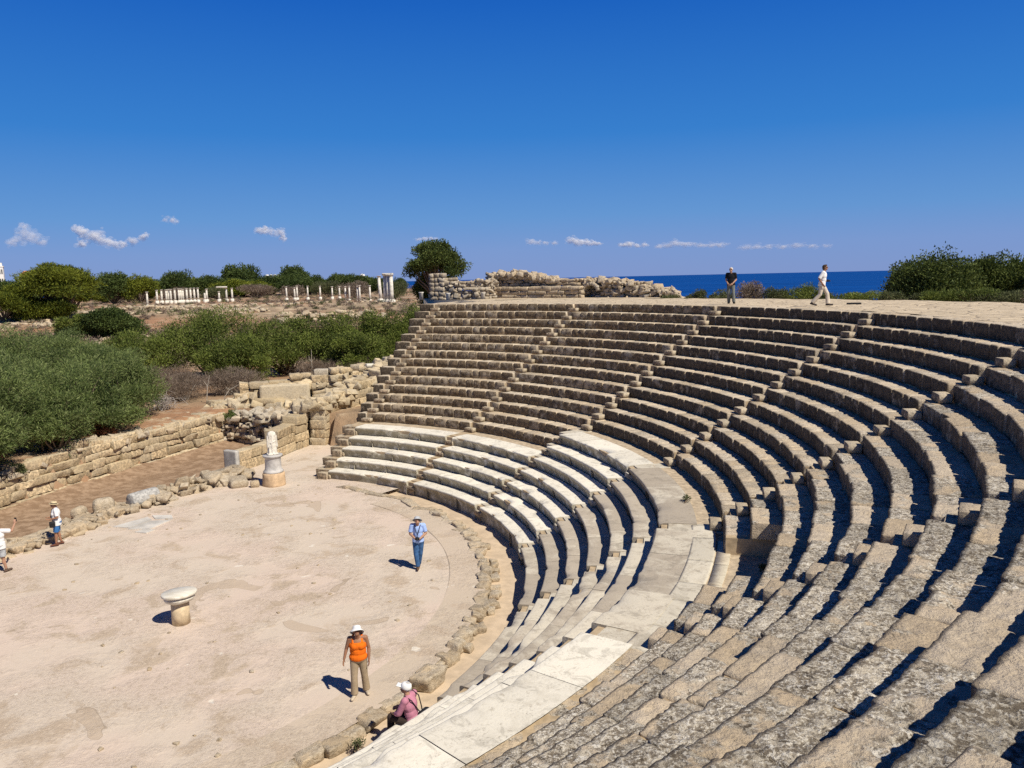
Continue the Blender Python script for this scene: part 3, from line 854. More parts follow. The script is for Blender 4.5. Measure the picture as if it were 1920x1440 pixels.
mb = MB(); stone(mb, (-0.1, 26.0, 2.4), (1.5, 0.55, 0.6), R_(12), rad=0.05, amp=0.02, size=0.3, pat=0.0, lich=0.1)
mb.build('cream_block', stone_mat('cream plaster', (0.64, 0.54, 0.38), (0.56, 0.48, 0.35), (0.4, 0.32, 0.2), 0.25, 0.2, 0.5), t)
for i, (x, y, z, h, rz, lab) in enumerate([(4.9, 28.9, 3.75, (0.4, 0.3, 0.12), 0.3, 'white marble slab lying on the wall top beside the seats'),
        (5.9, 29.6, 3.9, (0.35, 0.35, 0.33), 0.5, 'grey squared block standing on the wall top by the left seat edge'),
        (1.9, 27.4, 3.55, (0.45, 0.35, 0.2), 0.1, 'rounded brown stone perched on the upper wall')]):
    mb = MB(); stone(mb, (x, y, z), h, rz, rad=0.2, amp=0.08, size=0.12)
    tag(mb.build('loose_block', M_rubble if i else M_marble, None), lab, 'stone block')

# low stage wall in front of the pit
p = [(-6.2, -3.6, 0.34), (-3.5, 3.5, 0.34), (-2.7, 5.5, 0.33), (-2.2, 7.5, 0.36), (-1.5, 9.2, 0.36), (-0.75, 10.8, 0.38), (0.5, 13.0, 0.5), (1.3, 13.9, 0.55)]
t = empty('low_stage_wall', (0, 0, 0), 0, 'low crumbled stone edge between the round floor and the brown soil strip', 'wall')
mb = MB()
masonry(mb, p, -0.1, 0.36, 0.6, 1.15, ragged=0.08, amp=0.08, rad=0.07, jit=0.1, freq=4.5, lich=0.35, jag=0.28, size=0.09)
rubble(mb, p, -0.12, 1.5, 420, 0.11, side=0.3)
rubble(mb, p[4:], 0.0, 1.2, 70, 0.2, side=0.4)
mb.build('wall_face', M_rock, t)
BO = [(-1.9, 9.9, .22, .3, 'pale boulder behind the fallen column drum'), (-2.9, 8.6, .3, .4, 'long brown boulder on the low stage wall, left of the column drum'),
      (-3.6, 8.0, .2, .35, 'whitish boulder on the pit edge left of the brown one'), (0.1, 12.7, .3, .45, 'rounded stone at the foot of the grey end slab'),
      (1.3, 12.6, .16, .6, 'flat broad stone lying left of the statue pedestal'), (2.2, 12.2, .14, .22, 'small round stone in the pedestal shadow')]
for x, y, z, r, lab in BO:
    mb = MB(); stone(mb, (x, y, z), (r, r * 0.7, z * 0.95 + 0.05), rng.uniform(0, 6), rad=0.6, amp=0.25, freq=2.2, size=0.09)
    tag(mb.build('boulder', M_rock), lab, 'stone')

# kerb stones round the orchestra
def kerb(a, r, h, label='weathered kerb stone of the low ring round the orchestra floor', tw=0.0, mat=None, sink=0.0):
    mb = MB(); x, y = r * math.cos(a), r * math.sin(a)
    near = a < R_(-5)
    stone(mb, (x, y, -0.2 + h[2] - sink), h, a + math.pi / 2 + tw, rng.normal(0, 0.06), rng.normal(0, 0.06), rad=0.22 if near else 0.3, amp=0.3 if near else 0.4, freq=5.5, size=0.055, pat=0.5, jag=0.26, lich=0.55)
    return tag(mb.build('kerb_stone', M_rock), label, 'kerb stone', 'kerb stones round the orchestra floor')
a = R_(-52)
while a < R_(62):
    big = a < R_(-22)
    L = rng.uniform(0.45, 1.0) if big else rng.uniform(0.3, 0.65) if a < R_(34) else rng.uniform(0.5, 1.2)
    w = L / 13.4
    am = a + w / 2
    if big: h = (L / 2 - 0.01, rng.uniform(0.15, 0.23), rng.uniform(0.1, 0.13))
    elif a < R_(34): h = (L / 2, rng.uniform(0.13, 0.22), rng.uniform(0.11, 0.165))
    else: h = (L / 2, rng.uniform(0.14, 0.24), rng.uniform(0.115, 0.14))
    if R_(-27.8) < am < R_(-24.6):
        a += w; continue
    kerb(am, 13.12 + 0.22 * abs(math.sin(am - 0.1)) + rng.normal(0, 0.05), h, tw=rng.normal(0, 0.1 if big else 0.25))
    if not big and rng.random() < 0.5 and a < R_(34):
        kerb(am + 0.01, 13.48, (L * 0.3, 0.14, 0.1), label='small broken stone beside the ring of kerb stones', tw=rng.normal(0, 0.6))
    a += w
kerb(R_(-26.2), 13.35, (0.3, 0.25, 0.19), 'large squared kerb block casting a short shadow in the channel', 0.1)

mb = MB()
for i in range(110):
    rr_, aa_ = 13.0 * math.sqrt(rng.random()), rng.uniform(-1.0, 2.4)
    x, y = rr_ * math.cos(aa_), rr_ * math.sin(aa_)
    if (x + 3.5) * -0.927 + (y - 3.5) * 0.374 > -0.2: continue
    r = rng.uniform(0.012, 0.05)
    stone(mb, (x, y, 0.008), (r * 1.3, r, r * 0.6), rng.uniform(0, 6), rad=0.3, amp=0.2, size=0.03, jag=0.3)
tag(mb.build('floor_pebbles', M_rock), 'little loose pebbles scattered over the orchestra floor', 'pebbles', None, 'stuff')
# ------------------------------------------------------------------ turned things
def lathe(mb, prof, n=32, loc=(0, 0, 0), flute=0, fl_amp=0.0, col=(0.5, 0, 0.4), axis=None):
    P = np.array(prof, float); m = len(P)
    A = np.linspace(0, 2 * math.pi, n + 1)[:-1]
    R2 = P[None, :, 0] * (1 + (fl_amp * np.abs(np.sin(A * flute / 2)) - fl_amp if flute else 0 * A)[:, None])
    V = np.stack([R2 * np.cos(A)[:, None], R2 * np.sin(A)[:, None], np.tile(P[:, 1], (n, 1))], 2).reshape(-1, 3)
    if axis is not None: V = V @ np.array(axis).T
    V = V + np.asarray(loc)
    Q = [(i * m + j, ((i + 1) % n) * m + j, ((i + 1) % n) * m + j + 1, i * m + j + 1) for i in range(n) for j in range(m - 1)]
    mb.add(V, quads=Q, col=col)

M_wmarble = plain_mat('white marble', (0.66, 0.62, 0.54), 0.7, 0.25, 7, bump=0.15)
M_gmarble = plain_mat('grey marble', (0.46, 0.44, 0.42), 0.7, 0.25, 3, bump=0.25)
M_sandst = plain_mat('pink sandstone', (0.56, 0.4, 0.25), 0.9, 0.2, 6, bump=0.4)

# altar table
t = empty('altar_table', (4.84, -2.5, 0), 0, 'round stone altar with a tilted two tier top on a stub pillar', 'altar')
mb = MB(); lathe(mb, [(0, 0), (0.24, 0), (0.235, 0.3), (0.24, 0.66), (0, 0.66)], 40)
mb.v[-1] += fbm(mb.v[-1] * 6, 3)[:, None] * np.array([.012, .012, 0])
mb.build('pillar', plain_mat('sandstone pillar', (0.6, 0.48, 0.32), 0.9, 0.15, 7, bump=0.3), t)
mb = MB(); lathe(mb, [(0, 0.62), (0.3, 0.63), (0.36, 0.66), (0.4, 0.72), (0.405, 0.76), (0.37, 0.775), (0.38, 0.8), (0.45, 0.815), (0.465, 0.84), (0.465, 0.88), (0.45, 0.9), (0, 0.905)], 48)
mb.v[-1][:, 2] += mb.v[-1][:, 1] * -0.05 + mb.v[-1][:, 0] * 0.04 + fbm(mb.v[-1] * 5, 2) * 0.006
def top_mat():
    m, nt, b = new_mat('streaked marble top'); g = G(nt); P = g.obj()
    n = g.noise(g.scale(P, (3, 22, 3)), 1.0, 5, 0.6)
    g.set(b.inputs['Base Color'], g.mix(g.ramp(n, 0.35, 0.65), (0.6, 0.55, 0.45), (0.76, 0.73, 0.65))); g.set(b.inputs['Normal'], g.bump(n, 0.3, 0.01))
    return m
mb.build('table_top', top_mat(), t)

# statue on a grey drum on a sandstone drum
t = empty('pedestal', (3.0, 12.55, 0), 0.3, 'two tier round pedestal, grey fluted drum on a pinkish sandstone base', 'pedestal')
mb = MB(); lathe(mb, [(0, -0.1), (0.53, -0.1), (0.52, 0.1), (0.5, 0.35), (0.5, 0.56), (0.47, 0.6), (0, 0.6)], 40)
mb.v[-1] += fbm(mb.v[-1] * 3, 3)[:, None] * np.array([.04, .04, 0.0])
mb.build('base_drum', M_sandst, t)
mb = MB(); lathe(mb, [(0, 0.6), (0.45, 0.6), (0.46, 0.66), (0.42, 0.72), (0.375, 0.76), (0.365, 0.95), (0.36, 1.25), (0.375, 1.3), (0.43, 1.35), (0.455, 1.4), (0.44, 1.43), (0, 1.44)], 40)
mb.build('drum', M_gmarble, t)
t = empty('statue', (3.0, 12.55, 1.44), R_(-150), 'white headless marble statue in long draped robes on the round pedestal', 'statue')
def drape():
    mb = MB(); nz, na = 40, 64
    Z = np.linspace(0, 1, nz); A = np.linspace(0, 2 * math.pi, na + 1)[:-1]
    prof = np.interp(Z, [0, .05, .25, .5, .62, .75, .86, .93, .97, 1.0], [.245, .22, .2, .195, .18, .19, .2, .17, .1, .03])
    dep = np.interp(Z, [0, .25, .6, .8, .93, 1.0], [.2, .16, .14, .15, .12, .03])
    zz, aa = np.meshgrid(Z, A, indexing='ij')
    fold = 1 + 0.09 * np.sin(aa * 9 + 2.5 * zz + np.sin(zz * 6)) * smooth(0.95, 0.5, zz) + 0.06 * np.sin(aa * 4 - zz * 9)
    x = prof[:, None] * np.cos(aa) * fold; y = dep[:, None] * np.sin(aa) * fold + 0.03 * np.sin(zz * 3)
    V = np.stack([x, y, zz * 1.06 + 0.04], 2).reshape(-1, 3)
    Q = [(i * na + j, i * na + (j + 1) % na, (i + 1) * na + (j + 1) % na, (i + 1) * na + j) for i in range(nz - 1) for j in range(na)]
    mb.add(V, quads=Q)
    return mb
drape().build('robe', M_wmarble, t)
mb = MB(); stone(mb, (0, 0, 0.03), (0.24, 0.2, 0.045), rad=0.4, amp=0.05, size=0.06)
mb.build('plinth', M_wmarble, t)
mb = MB()
for s in (-1, 1): stone(mb, (0.19 * s, 0.05, 0.62), (0.055, 0.06, 0.3), 0, 0.12, -0.06 * s, rad=0.9, amp=0.1, size=0.05)
stone(mb, (-0.02, 0.14, 0.6), (0.14, 0.05, 0.05), 0.1, 0, 0.4, rad=0.9, amp=0.1, size=0.05)
mb.build('arms', M_wmarble, t)

# fallen column drum
dv = np.array([0.8, 1.2, 0.05]); dv /= np.linalg.norm(dv)
Rm = np.array(Vector(dv).to_track_quat('Z', 'Y').to_matrix())
mb = MB(); lathe(mb, [(0, -0.6), (0.3, -0.6), (0.33, -0.57), (0.335, 0), (0.33, 0.58), (0.3, 0.61), (0, 0.61)], 44, (0, 0, 0), flute=22, fl_amp=0.05, axis=Rm)
o = mb.build('column_drum', plain_mat('mottled grey marble', (0.4, 0.39, 0.37), 0.8, 0.35, 9, bump=0.5))
o.location = (-1.62, 9.42, 0.36); tag(o, 'fallen grey fluted column drum lying against the low stage wall', 'column drum')
# pale marble inlay in the floor
mb = MB()
for pts in ([(-1.5, 6.5), (-0.7, 7.7), (-0.35, 7.3), (-0.75, 6.3)], [(-0.75, 6.15), (-0.3, 7.15), (0.45, 7.25), (0.1, 6.1)], [(-0.25, 7.4), (-0.6, 7.9), (0.2, 7.9), (0.45, 7.4)], [(-0.3, 5.75), (-0.1, 6.05), (0.35, 6.0), (0.2, 5.6)]):
    P = np.array(pts); n = len(P)
    V = np.concatenate([np.c_[P, np.full(n, 0.035)], np.c_[P, np.full(n, -0.05)]])
    mb.add(V, quads=[(3, 2, 1, 0) if False else (0, 1, 2, 3)] + [(i, i + n, (i + 1) % n + n, (i + 1) % n) for i in range(n)])
o = mb.build('floor_inlay', plain_mat('pale grey inlay', (0.56, 0.53, 0.48), 0.6, 0.2, 1.2, objco=False), smooth_=False)
tag(o, 'star of pale grey marble slabs set in the floor near the stage wall', 'paving slabs')
#PART3
# ------------------------------------------------------------------ ruins on the terrace and in the field
t = empty('ruined_wall', (0, 0, 0), 0, 'broken rubble wall block with a squared stub at the far left end of the terrace', 'ruin')
mb = MB()
p = [(8.0, 37.0, 1.7), (8.9, 36.7, 1.9), (9.1, 36.6, 1.5), (11.8, 36.6, 1.5), (13.2, 37.6, 1.5)]
masonry(mb, p, 7.7, 0.25, 0.5, 0.7, ragged=0.2, amp=0.05, rad=0.06, jit=0.06, size=0.2)
masonry(mb, [(8.1, 36.6, 2.1), (9.2, 36.3, 2.15)], 7.7, 0.34, 0.5, 0.8, ragged=0.05, amp=0.04, rad=0.05, size=0.2)
rubble(mb, p, 7.7, 0.7, 120, 0.14, side=0.1)
mb.build('wall_face', M_rubble, t)
t = empty('ruined_wall', (0, 0, 0), 0, 'long low ruin on the terrace edge with plastered base, loose rubble above and a small arch', 'ruin')
mb = MB()
p = [(12.0, 38.3, 0.85), (19.2, 33.3, 0.85)]
masonry(mb, p, 7.7, 0.3, 0.9, 0.6, ragged=0.03, amp=0.05, rad=0.03, size=0.16, lich=0.45, jag=0.12)
mb.build('base_course', M_rock, t)
mb = MB()
p2 = [(12.4, 39.0, 1.9), (14.2, 37.8, 2.05), (15.5, 36.9, 1.9), (17.2, 35.6, 1.5), (19.6, 34.0, 1.4), (20.8, 33.1, 1.35), (21.8, 32.4, 1.25), (23.0, 31.5, 1.0), (23.8, 30.9, 0.75), (25.4, 29.8, 0.3)]
def arch_gap(s, z): return 8.7 < s < 9.8 and z < 1.05
masonry(mb, p2, 7.7, 0.24, 0.42, 0.9, ragged=0.25, amp=0.08, rad=0.05, jit=0.09, size=0.14, skip=arch_gap, jag=0.3)
rubble(mb, p2[:4], 7.7, 1.0, 170, 0.16, side=0.2, top_only=True)
rubble(mb, p2[5:], 7.7, 0.6, 170, 0.15, side=0.4)
rubble(mb, [(19.9, 34.6, 1.2), (21.3, 33.6, 1.2)], 7.7, 0.5, 60, 0.16, side=-0.3)
masonry(mb, [(19.6, 34.7, 1.25), (21.6, 33.4, 1.2)], 7.7, 0.24, 0.42, 0.4, ragged=0.05, amp=0.08, rad=0.05, jit=0.05, jag=0.2)
rubble(mb, p2[4:], 7.7, 1.0, 60, 0.15, side=0.2, top_only=True)
mb.build('rubble_top', M_rock, t)
mb = MB()
x, y, a, h = path_at(p2, 9.25)
for i in range(9):
    th = math.pi * (i + 0.5) / 9
    stone(mb, (x + math.cos(a) * 0.62 * math.cos(th) + 0.05, y + math.sin(a) * 0.62 * math.cos(th) - 0.05, 8.25 + 0.5 * math.sin(th)), (0.1, 0.4, 0.13), a, 0, -th + math.pi / 2, rad=0.3, amp=0.1, size=0.15)
mb.build('arch', M_rubble, t)
for i, (x, y, h) in enumerate([(9.6, 35.0, 0.55), (12.1, 36.5, 0.5), (7.2, 39.0, 0.6), (23.3, 30.4, 0.2)]):
    mb = MB(); lathe(mb, [(0, 0), (0.16, 0), (0.15, h * .8), (0.2, h * .9), (0.2, h), (0, h)], 16, (x, y, 7.75))
    tag(mb.build('marble_stump', M_wmarble), ['small white marble stump in front of the squared ruin stub', 'white marble stump at the left end of the long low ruin', 'white marble stump left of the squared ruin stub',
        'tiny white stone at the right end of the long low ruin'][i], 'column stump')

FR = [([(-64.0, 128.0, 0.7), (-54.0, 134.0, 0.6), (-46.0, 132.0, 0.4)], 'low broken wall line below the left part of the colonnade', 3),
      ([(-22.0, 100.0, 1.5), (-17.0, 103.0, 1.8), (-9.0, 105.0, 1.8), (-6.0, 104.0, 1.1)], 'dark ruined terrace wall above the green hedge', 2.5),
      ([(-17.0, 130.0, 0.6), (-8.0, 127.0, 0.6), (4.0, 122.0, 0.9)], 'pale wall footing below the tall white columns', 2.5),
      ([(-8.0, 134.0, 2.6), (-5.0, 132.0, 2.0), (-1.0, 130.0, 2.3), (4.0, 126.0, 2.1)], 'ochre ruin wall right of the tall white columns', 2.5),
      ([(-42.0, 125.0, 0.5), (-30.0, 122.0, 0.5)], 'low stone line in the middle of the dry field', 2.5),
      ([(-58.0, 98.0, 0.7), (-49.0, 101.0, 0.6)], 'pale rock ledge on the red soil beside the pine', 3)]
for p, lab, bl in FR:
    z = min(float(terrain(q_[0], q_[1])) for q_ in p) - 0.3
    mb = MB(); masonry(mb, p, z, 0.45, bl * 0.5, 1.0, ragged=0.35, amp=0.12, rad=0.12, jit=0.25, size=0.4, jag=0.25)
    rubble(mb, p, z + 0.2, 4.0, 90, 0.32, size=0.3, side=2.5)
    tag(mb.build('field_ruin', M_rock), lab, 'ruin')
mb = MB()
for i in range(1700):
    d = rng.uniform(80, 150); az = R_(rng.uniform(86, 128))
    x, y = d * math.cos(az), d * math.sin(az)
    if fbm(np.array([[x * 0.03, y * 0.03, 0.5]]), 2)[0] < -0.05: continue
    r = rng.uniform(0.12, 0.42)
    stone(mb, (x, y, float(terrain(x, y)) + r * 0.2), (r * 1.3, r, r * 0.6), rng.uniform(0, 6), rad=0.3, amp=0.3, freq=2, size=0.4, jag=0.3)
tag(mb.build('field_stones', M_rock), 'pale loose stones scattered over the dry field by the columns', 'stones', None, 'stuff')

# ------------------------------------------------------------------ columns of the far colonnade
def column(loc, h, label, group, r=None, cap=True, lean=0.0):
    t = empty('column', loc, rng.uniform(0, 3), label, 'column', group)
    t.rotation_euler.x = lean
    r = r or h * 0.062
    mb = MB(); lathe(mb, [(0, 0.1), (r * 1.05, 0.1), (r, h * 0.3), (r * 0.84, h - 0.35 if cap else h), (0, h - 0.3 if cap else h)], 18, flute=0)
    mb.build('shaft', M_col, t)
    mb = MB(); lathe(mb, [(0, -0.6), (r * 1.9, -1.2), (r * 1.9, 0.0), (r * 1.3, 0.03), (r * 1.3, 0.14), (0, 0.14)], 12)
    mb.build('base', M_col, t)
    if cap:
        mb = MB(); lathe(mb, [(0, h - 0.36), (r * 0.86, h - 0.36), (r * 1.15, h - 0.14), (r * 1.45, h - 0.08), (r * 1.45, h), (0, h)], 18)
        mb.build('capital', M_col, t)
    return t
M_col = plain_mat('bleached marble column', (0.64, 0.6, 0.52), 0.8, 0.3, 1.5)
CL = [(-88.5, 203.1, 3.8), (-138.7, 323.4, 3.7), (-149.6, 353.2, 3.7), (-145.9, 349.7, 3.7), (-148.0, 357.0, 3.8), (-146.2, 355.3, 3.8), (-164.1, 402.8, 3.8), (-139.8, 349.2, 4.0), (-134.8, 339.3, 4.0), (-120.9, 307.5, 3.9), (-130.5, 335.2, 4.2), (-131.1, 341.0, 4.2), (-131.7, 346.8, 4.2), (-118.2, 316.5, 4.3), (-111.2, 307.8, 3.8), (-121.0, 331.3, 1.9), (-103.6, 300.8, 2.7), (-99.2, 296.8, 4.3), (-95.9, 293.8, 4.0)]
CR = [(-71.7, 284.3, 4.1), (-76.2, 312.6, 3.5), (-72.9, 304.2, 4.2), (-68.8, 305.1, 4.1), (-62.0, 298.0, 4.0), (-61.8, 318.9, 3.6), (-52.1, 287.9, 3.7), (-36.8, 224.5, 4.0), (-35.3, 223.2, 4.1), (-29.9, 208.0, 4.1), (-29.2, 207.5, 4.3), (-26.3, 207.9, 4.2)]
def cp(x, y, h, dd=None):
    d0 = math.hypot(x - 14.127, y + 23.475); k_ = 0.733 if dd is None else dd / d0
    return 14.127 + (x - 14.127) * k_, -23.475 + (y + 23.475) * k_, h * k_, 9.237 - 5.237 * k_
CL = [cp(*a, dd=(180 if i == 0 else 212 + 0.12 * (i % 5))) for i, a in enumerate(CL)]
CR = [cp(*a, dd=min(208, 0.733 * math.hypot(a[0] - 14.1, a[1] + 23.5) + 14)) for a in CR]
for i, (x, y, h, zb) in enumerate(CL):
    lab = 'slim white column in the close row of the left colonnade among dry scrub'; gr = 'columns of the left colonnade'
    if i == 0: lab, gr = 'white column standing alone at the left end of the colonnade, nearest the pine', None
    if i == 15: lab, gr = 'short pinkish column stump right of the close row', None
    if i == 16: lab, gr = 'short white column stump between the taller ones at the right of the left colonnade', None
    if i == 17: lab, gr = 'white column with a broken lintel piece on its top', None
    zz = min(zb, 5.7)
    column((x, y, zz), h + zb - zz, lab, gr, r=0.24 if i else 0.2, cap=i not in (15,))
mb = MB(); stone(mb, (*cp(-100.6, 296.0, 0, 212)[:2], 9.237 - 5.237 * 0.62 + 2.72), (1.3, 0.3, 0.2), 0.1, rad=0.15, amp=0.05, size=0.5)
tag(mb.build('lintel_fragment', M_col), 'white lintel fragment resting on a column top in the left colonnade', 'lintel')
for (x, y, h, zb) in CR:
    zz = min(zb, 5.6)
    column((x, y, zz), h + zb - zz, 'slim white column in the spaced row left of the four tall columns', 'columns of the right colonnade', r=0.21)
TL = ['tall white column leaning left, apart from the tight cluster', 'leftmost tall white column of the tight cluster of three', 'middle tall white column of the tight cluster', 'rightmost tall white column of the tight cluster']
for i, (x, y, h, zb) in enumerate([cp(-24.2, 213.6, 6.9), cp(-21.2, 203.7, 7.2), cp(-20.2, 202.8, 7.2), cp(-19.2, 202.0, 7.1)]):
    t = column((x, y, 5.4), h, TL[i], None, r=0.42 if i else 0.36, cap=True)
    if i == 0: t.rotation_euler = (0.0, -0.04, 0.0)
mb = MB(); stone(mb, (*cp(-20.2, 202.8, 0)[:2], 10.78), (1.15, 0.35, 0.13), 0.0, rad=0.15, amp=0.03, size=0.4)
tag(mb.build('architrave', M_col), 'white stone beam across the cluster of tall columns', 'lintel')

# ------------------------------------------------------------------ vegetation
def leaf_mat(name, dark, light, trans=0.3, hue=None):
    m, nt, b = new_mat(name); g = G(nt); r, gg, lc = g.attr()
    c = g.mix(r, dark, light)
    c = g.mix(g.math('MULTIPLY', gg, 0.5), c, hue or light)
    g.set(b.inputs['Base Color'], c); b.inputs['Roughness'].default_value = 0.65; b.inputs['Specular IOR Level'].default_value = 0.2
    tr = g.node('ShaderNodeBsdfTranslucent'); g.set(tr.inputs['Color'], c)
    mx = g.node('ShaderNodeMixShader'); mx.inputs[0].default_value = trans
    nt.links.new(b.outputs[0], mx.inputs[1]); nt.links.new(tr.outputs[0], mx.inputs[2])
    nt.links.new(mx.outputs[0], nt.nodes['Material Output'].inputs['Surface'])
    return m
M_acacia = leaf_mat('acacia leaves', (0.045, 0.08, 0.02), (0.22, 0.28, 0.085), 0.3, (0.36, 0.37, 0.18))
M_hedge = leaf_mat('dark shrub leaves', (0.042, 0.07, 0.012), (0.21, 0.26, 0.05), 0.3, (0.3, 0.3, 0.1))
M_pine = leaf_mat('pine needles', (0.04, 0.065, 0.01), (0.2, 0.23, 0.025), 0.25, (0.26, 0.26, 0.03))
M_tree = leaf_mat('dark tree leaves', (0.028, 0.052, 0.014), (0.1, 0.14, 0.035), 0.25, (0.13, 0.15, 0.04))
M_fig = leaf_mat('broad tree leaves', (0.035, 0.06, 0.015), (0.13, 0.165, 0.04), 0.25, (0.17, 0.18, 0.04))
M_dry = leaf_mat('dry scrub twigs', (0.13, 0.095, 0.07), (0.3, 0.24, 0.19), 0.15, (0.24, 0.17, 0.12))
M_scrub = leaf_mat('olive scrub leaves', (0.05, 0.065, 0.025), (0.16, 0.18, 0.075), 0.25, (0.2, 0.18, 0.1))
M_red = leaf_mat('russet dry bush', (0.14, 0.05, 0.025), (0.3, 0.12, 0.06), 0.2, (0.24, 0.13, 0.06))
M_bark = plain_mat('grey brown bark', (0.16, 0.12, 0.085), 0.95, 0.35, 6, bump=0.5)
M_twig = plain_mat('bleached twigs', (0.42, 0.37, 0.31), 0.9, 0.25, 6)

def leaves(mb, c, rad, n, l, wd, shell=0.35, up=0.35, droop=0.0, lump=0.25, seed=None, narrow=True, base=None):
    """n leaf blades spread through one ellipsoidal clump"""
    c = np.asarray(c, float); rad = np.asarray(rad, float)
    u = rng.normal(0, 1, (n, 3)); u /= np.linalg.norm(u, axis=1, keepdims=True)
    sd = rng.uniform(0, 50, 3) if seed is None else seed
    f = 1 + lump * fbm(u * 1.8 + sd, 2) * 2
    rr = 1 - np.abs(rng.normal(0, shell, n)); rr = np.clip(rr, 0.05, 1.12)
    p = c + u * (rr * f)[:, None] * rad
    d = u * 0.8 + rng.normal(0, 0.6, (n, 3)); d[:, 2] += up - droop
    d /= np.linalg.norm(d, axis=1, keepdims=True)
    side = np.cross(d, rng.normal(0, 1, (n, 3))); side /= np.linalg.norm(side, axis=1, keepdims=True) + 1e-9
    L = l * rng.uniform(0.6, 1.3, n)[:, None]; W = wd * rng.uniform(0.6, 1.3, n)[:, None]
    a = p; b_ = p + d * L
    m1 = p + d * L * 0.45 + side * W / 2; m2 = p + d * L * 0.45 - side * W / 2
    V = np.stack([a, m1, b_, m2], 1).reshape(-1, 3)
    k = np.arange(n) * 4
    cl = base if base is not None else rng.uniform(0.05, 0.9)
    t = np.clip(cl + rng.normal(0, 0.28, n), 0, 1)
    col = np.stack([np.repeat(t, 4), np.repeat(rng.random(n) ** 3, 4), np.zeros(n * 4)], 1)
    mb.add(V, quads=np.stack([k, k + 1, k + 2, k + 3], 1), col=col)

def tube(mb, pts, radii, n=7):
    pts = [Vector(p) for p in pts]; m = len(pts); V = []
    for i, p in enumerate(pts):
        d = (pts[min(i + 1, m - 1)] - pts[max(i - 1, 0)]).normalized()
        q = d.to_track_quat('Z', 'Y')
        for j in range(n):
            a = 2 * math.pi * j / n
            V.append(p + q @ Vector((math.cos(a) * radii[i], math.sin(a) * radii[i], 0)))
    Q = [(i * n + j, i * n + (j + 1) % n, (i + 1) * n + (j + 1) % n, (i + 1) * n + j) for i in range(m - 1) for j in range(n)]
    mb.add(np.array([tuple(v) for v in V]), quads=Q, col=(0.5, 0, 0.5))

def limb(mb, a, b, r0, r1, sag=0.12):
    a, b = np.asarray(a, float), np.asarray(b, float); L = np.linalg.norm(b - a)
    pts = [a + (b - a) * t + rng.normal(0, sag * 0.3, 3) * L * (0 < t < 1) for t in (0, 0.33, 0.66, 1)]
    tube(mb, pts, [r0 + (r1 - r0) * t for t in (0, .33, .66, 1)], 6)

def bush(name, loc, rad, mat, label, cat='bush', group=None, n=6000, l=0.16, w=0.035, clumps=14, lump=0.25, up=0.35, flat_bottom=True, stem_mat=None, sub=0.42):
    """multi clump shrub: stems from the ground, clumps spread over an ellipsoid"""
    t = empty(name, loc, 0, label, cat, group)
    rad = np.asarray(rad, float)
    mb, sb = MB(), MB()
    for i in range(clumps):
        u = rng.normal(0, 1, 3); u[2] = abs(u[2]) * 1.1 - (0.35 if flat_bottom else 0.0); u /= np.linalg.norm(u)
        c = u * rad * rng.uniform(0.5, 0.9); c[2] += rad[2] * 0.8
        c[2] = max(c[2], rad[2] * 0.35)
        s = rad * sub * rng.uniform(0.7, 1.25)
        leaves(mb, c, s, n // clumps, l, w, up=up, lump=lump)
        limb(sb, (rng.normal(0, .15), rng.normal(0, .15), -0.3), c, 0.05 + 0.012 * rad[2], 0.015)
    leaves(mb, (0, 0, rad[2] * 0.75), rad * 0.72, n // 5, l, w, shell=0.6, lump=lump)
    mb.build('foliage', mat, t, smooth_=False)
    sb.build('stem', stem_mat or M_bark, t)
    return t

def tree(name, loc, h, cr, crown_z, mat, label, group=None, n=9000, l=0.3, w=0.12, clumps=22, cat='tree', trunk_r=0.22, flat=0.45, fork=0.35, sub=0.36, lump=0.3, off=(0, 0)):
    """tapered trunk with limbs, and a crown of separate leaf clumps with gaps between them"""
    t = empty(name, loc, 0, label, cat, group)
    tb, mb = MB(), MB()
    fk = np.array([off[0] * 0.3, off[1] * 0.3, crown_z * fork * 2])
    tube(tb, [(0, 0, -0.5), (0.05, 0, fk[2] * 0.5), tuple(fk)], [trunk_r * 1.3, trunk_r, trunk_r * 0.75], 10)
    ch = h - crown_z
    for i in range(clumps):
        u = rng.normal(0, 1, 3); u /= np.linalg.norm(u)
        if u[2] < -0.35: u[2] *= -0.5
        c = np.array([off[0], off[1], crown_z + ch * 0.45]) + u * np.array([cr, cr, ch * 0.5]) * rng.uniform(0.5, 0.82)
        s = np.array([cr * sub, cr * sub, cr * sub * flat * 1.6]) * rng.uniform(0.7, 1.3)
        leaves(mb, c, s, n // clumps, l, w, lump=lump)
        limb(tb, fk, c - np.array([0, 0, s[2] * 0.4]), trunk_r * 0.45, trunk_r * 0.1)
    tb.build('trunk', M_bark, t)
    mb.build('crown', mat, t, smooth_=False)
    return t
def gz(x, y): return float(terrain(x, y))

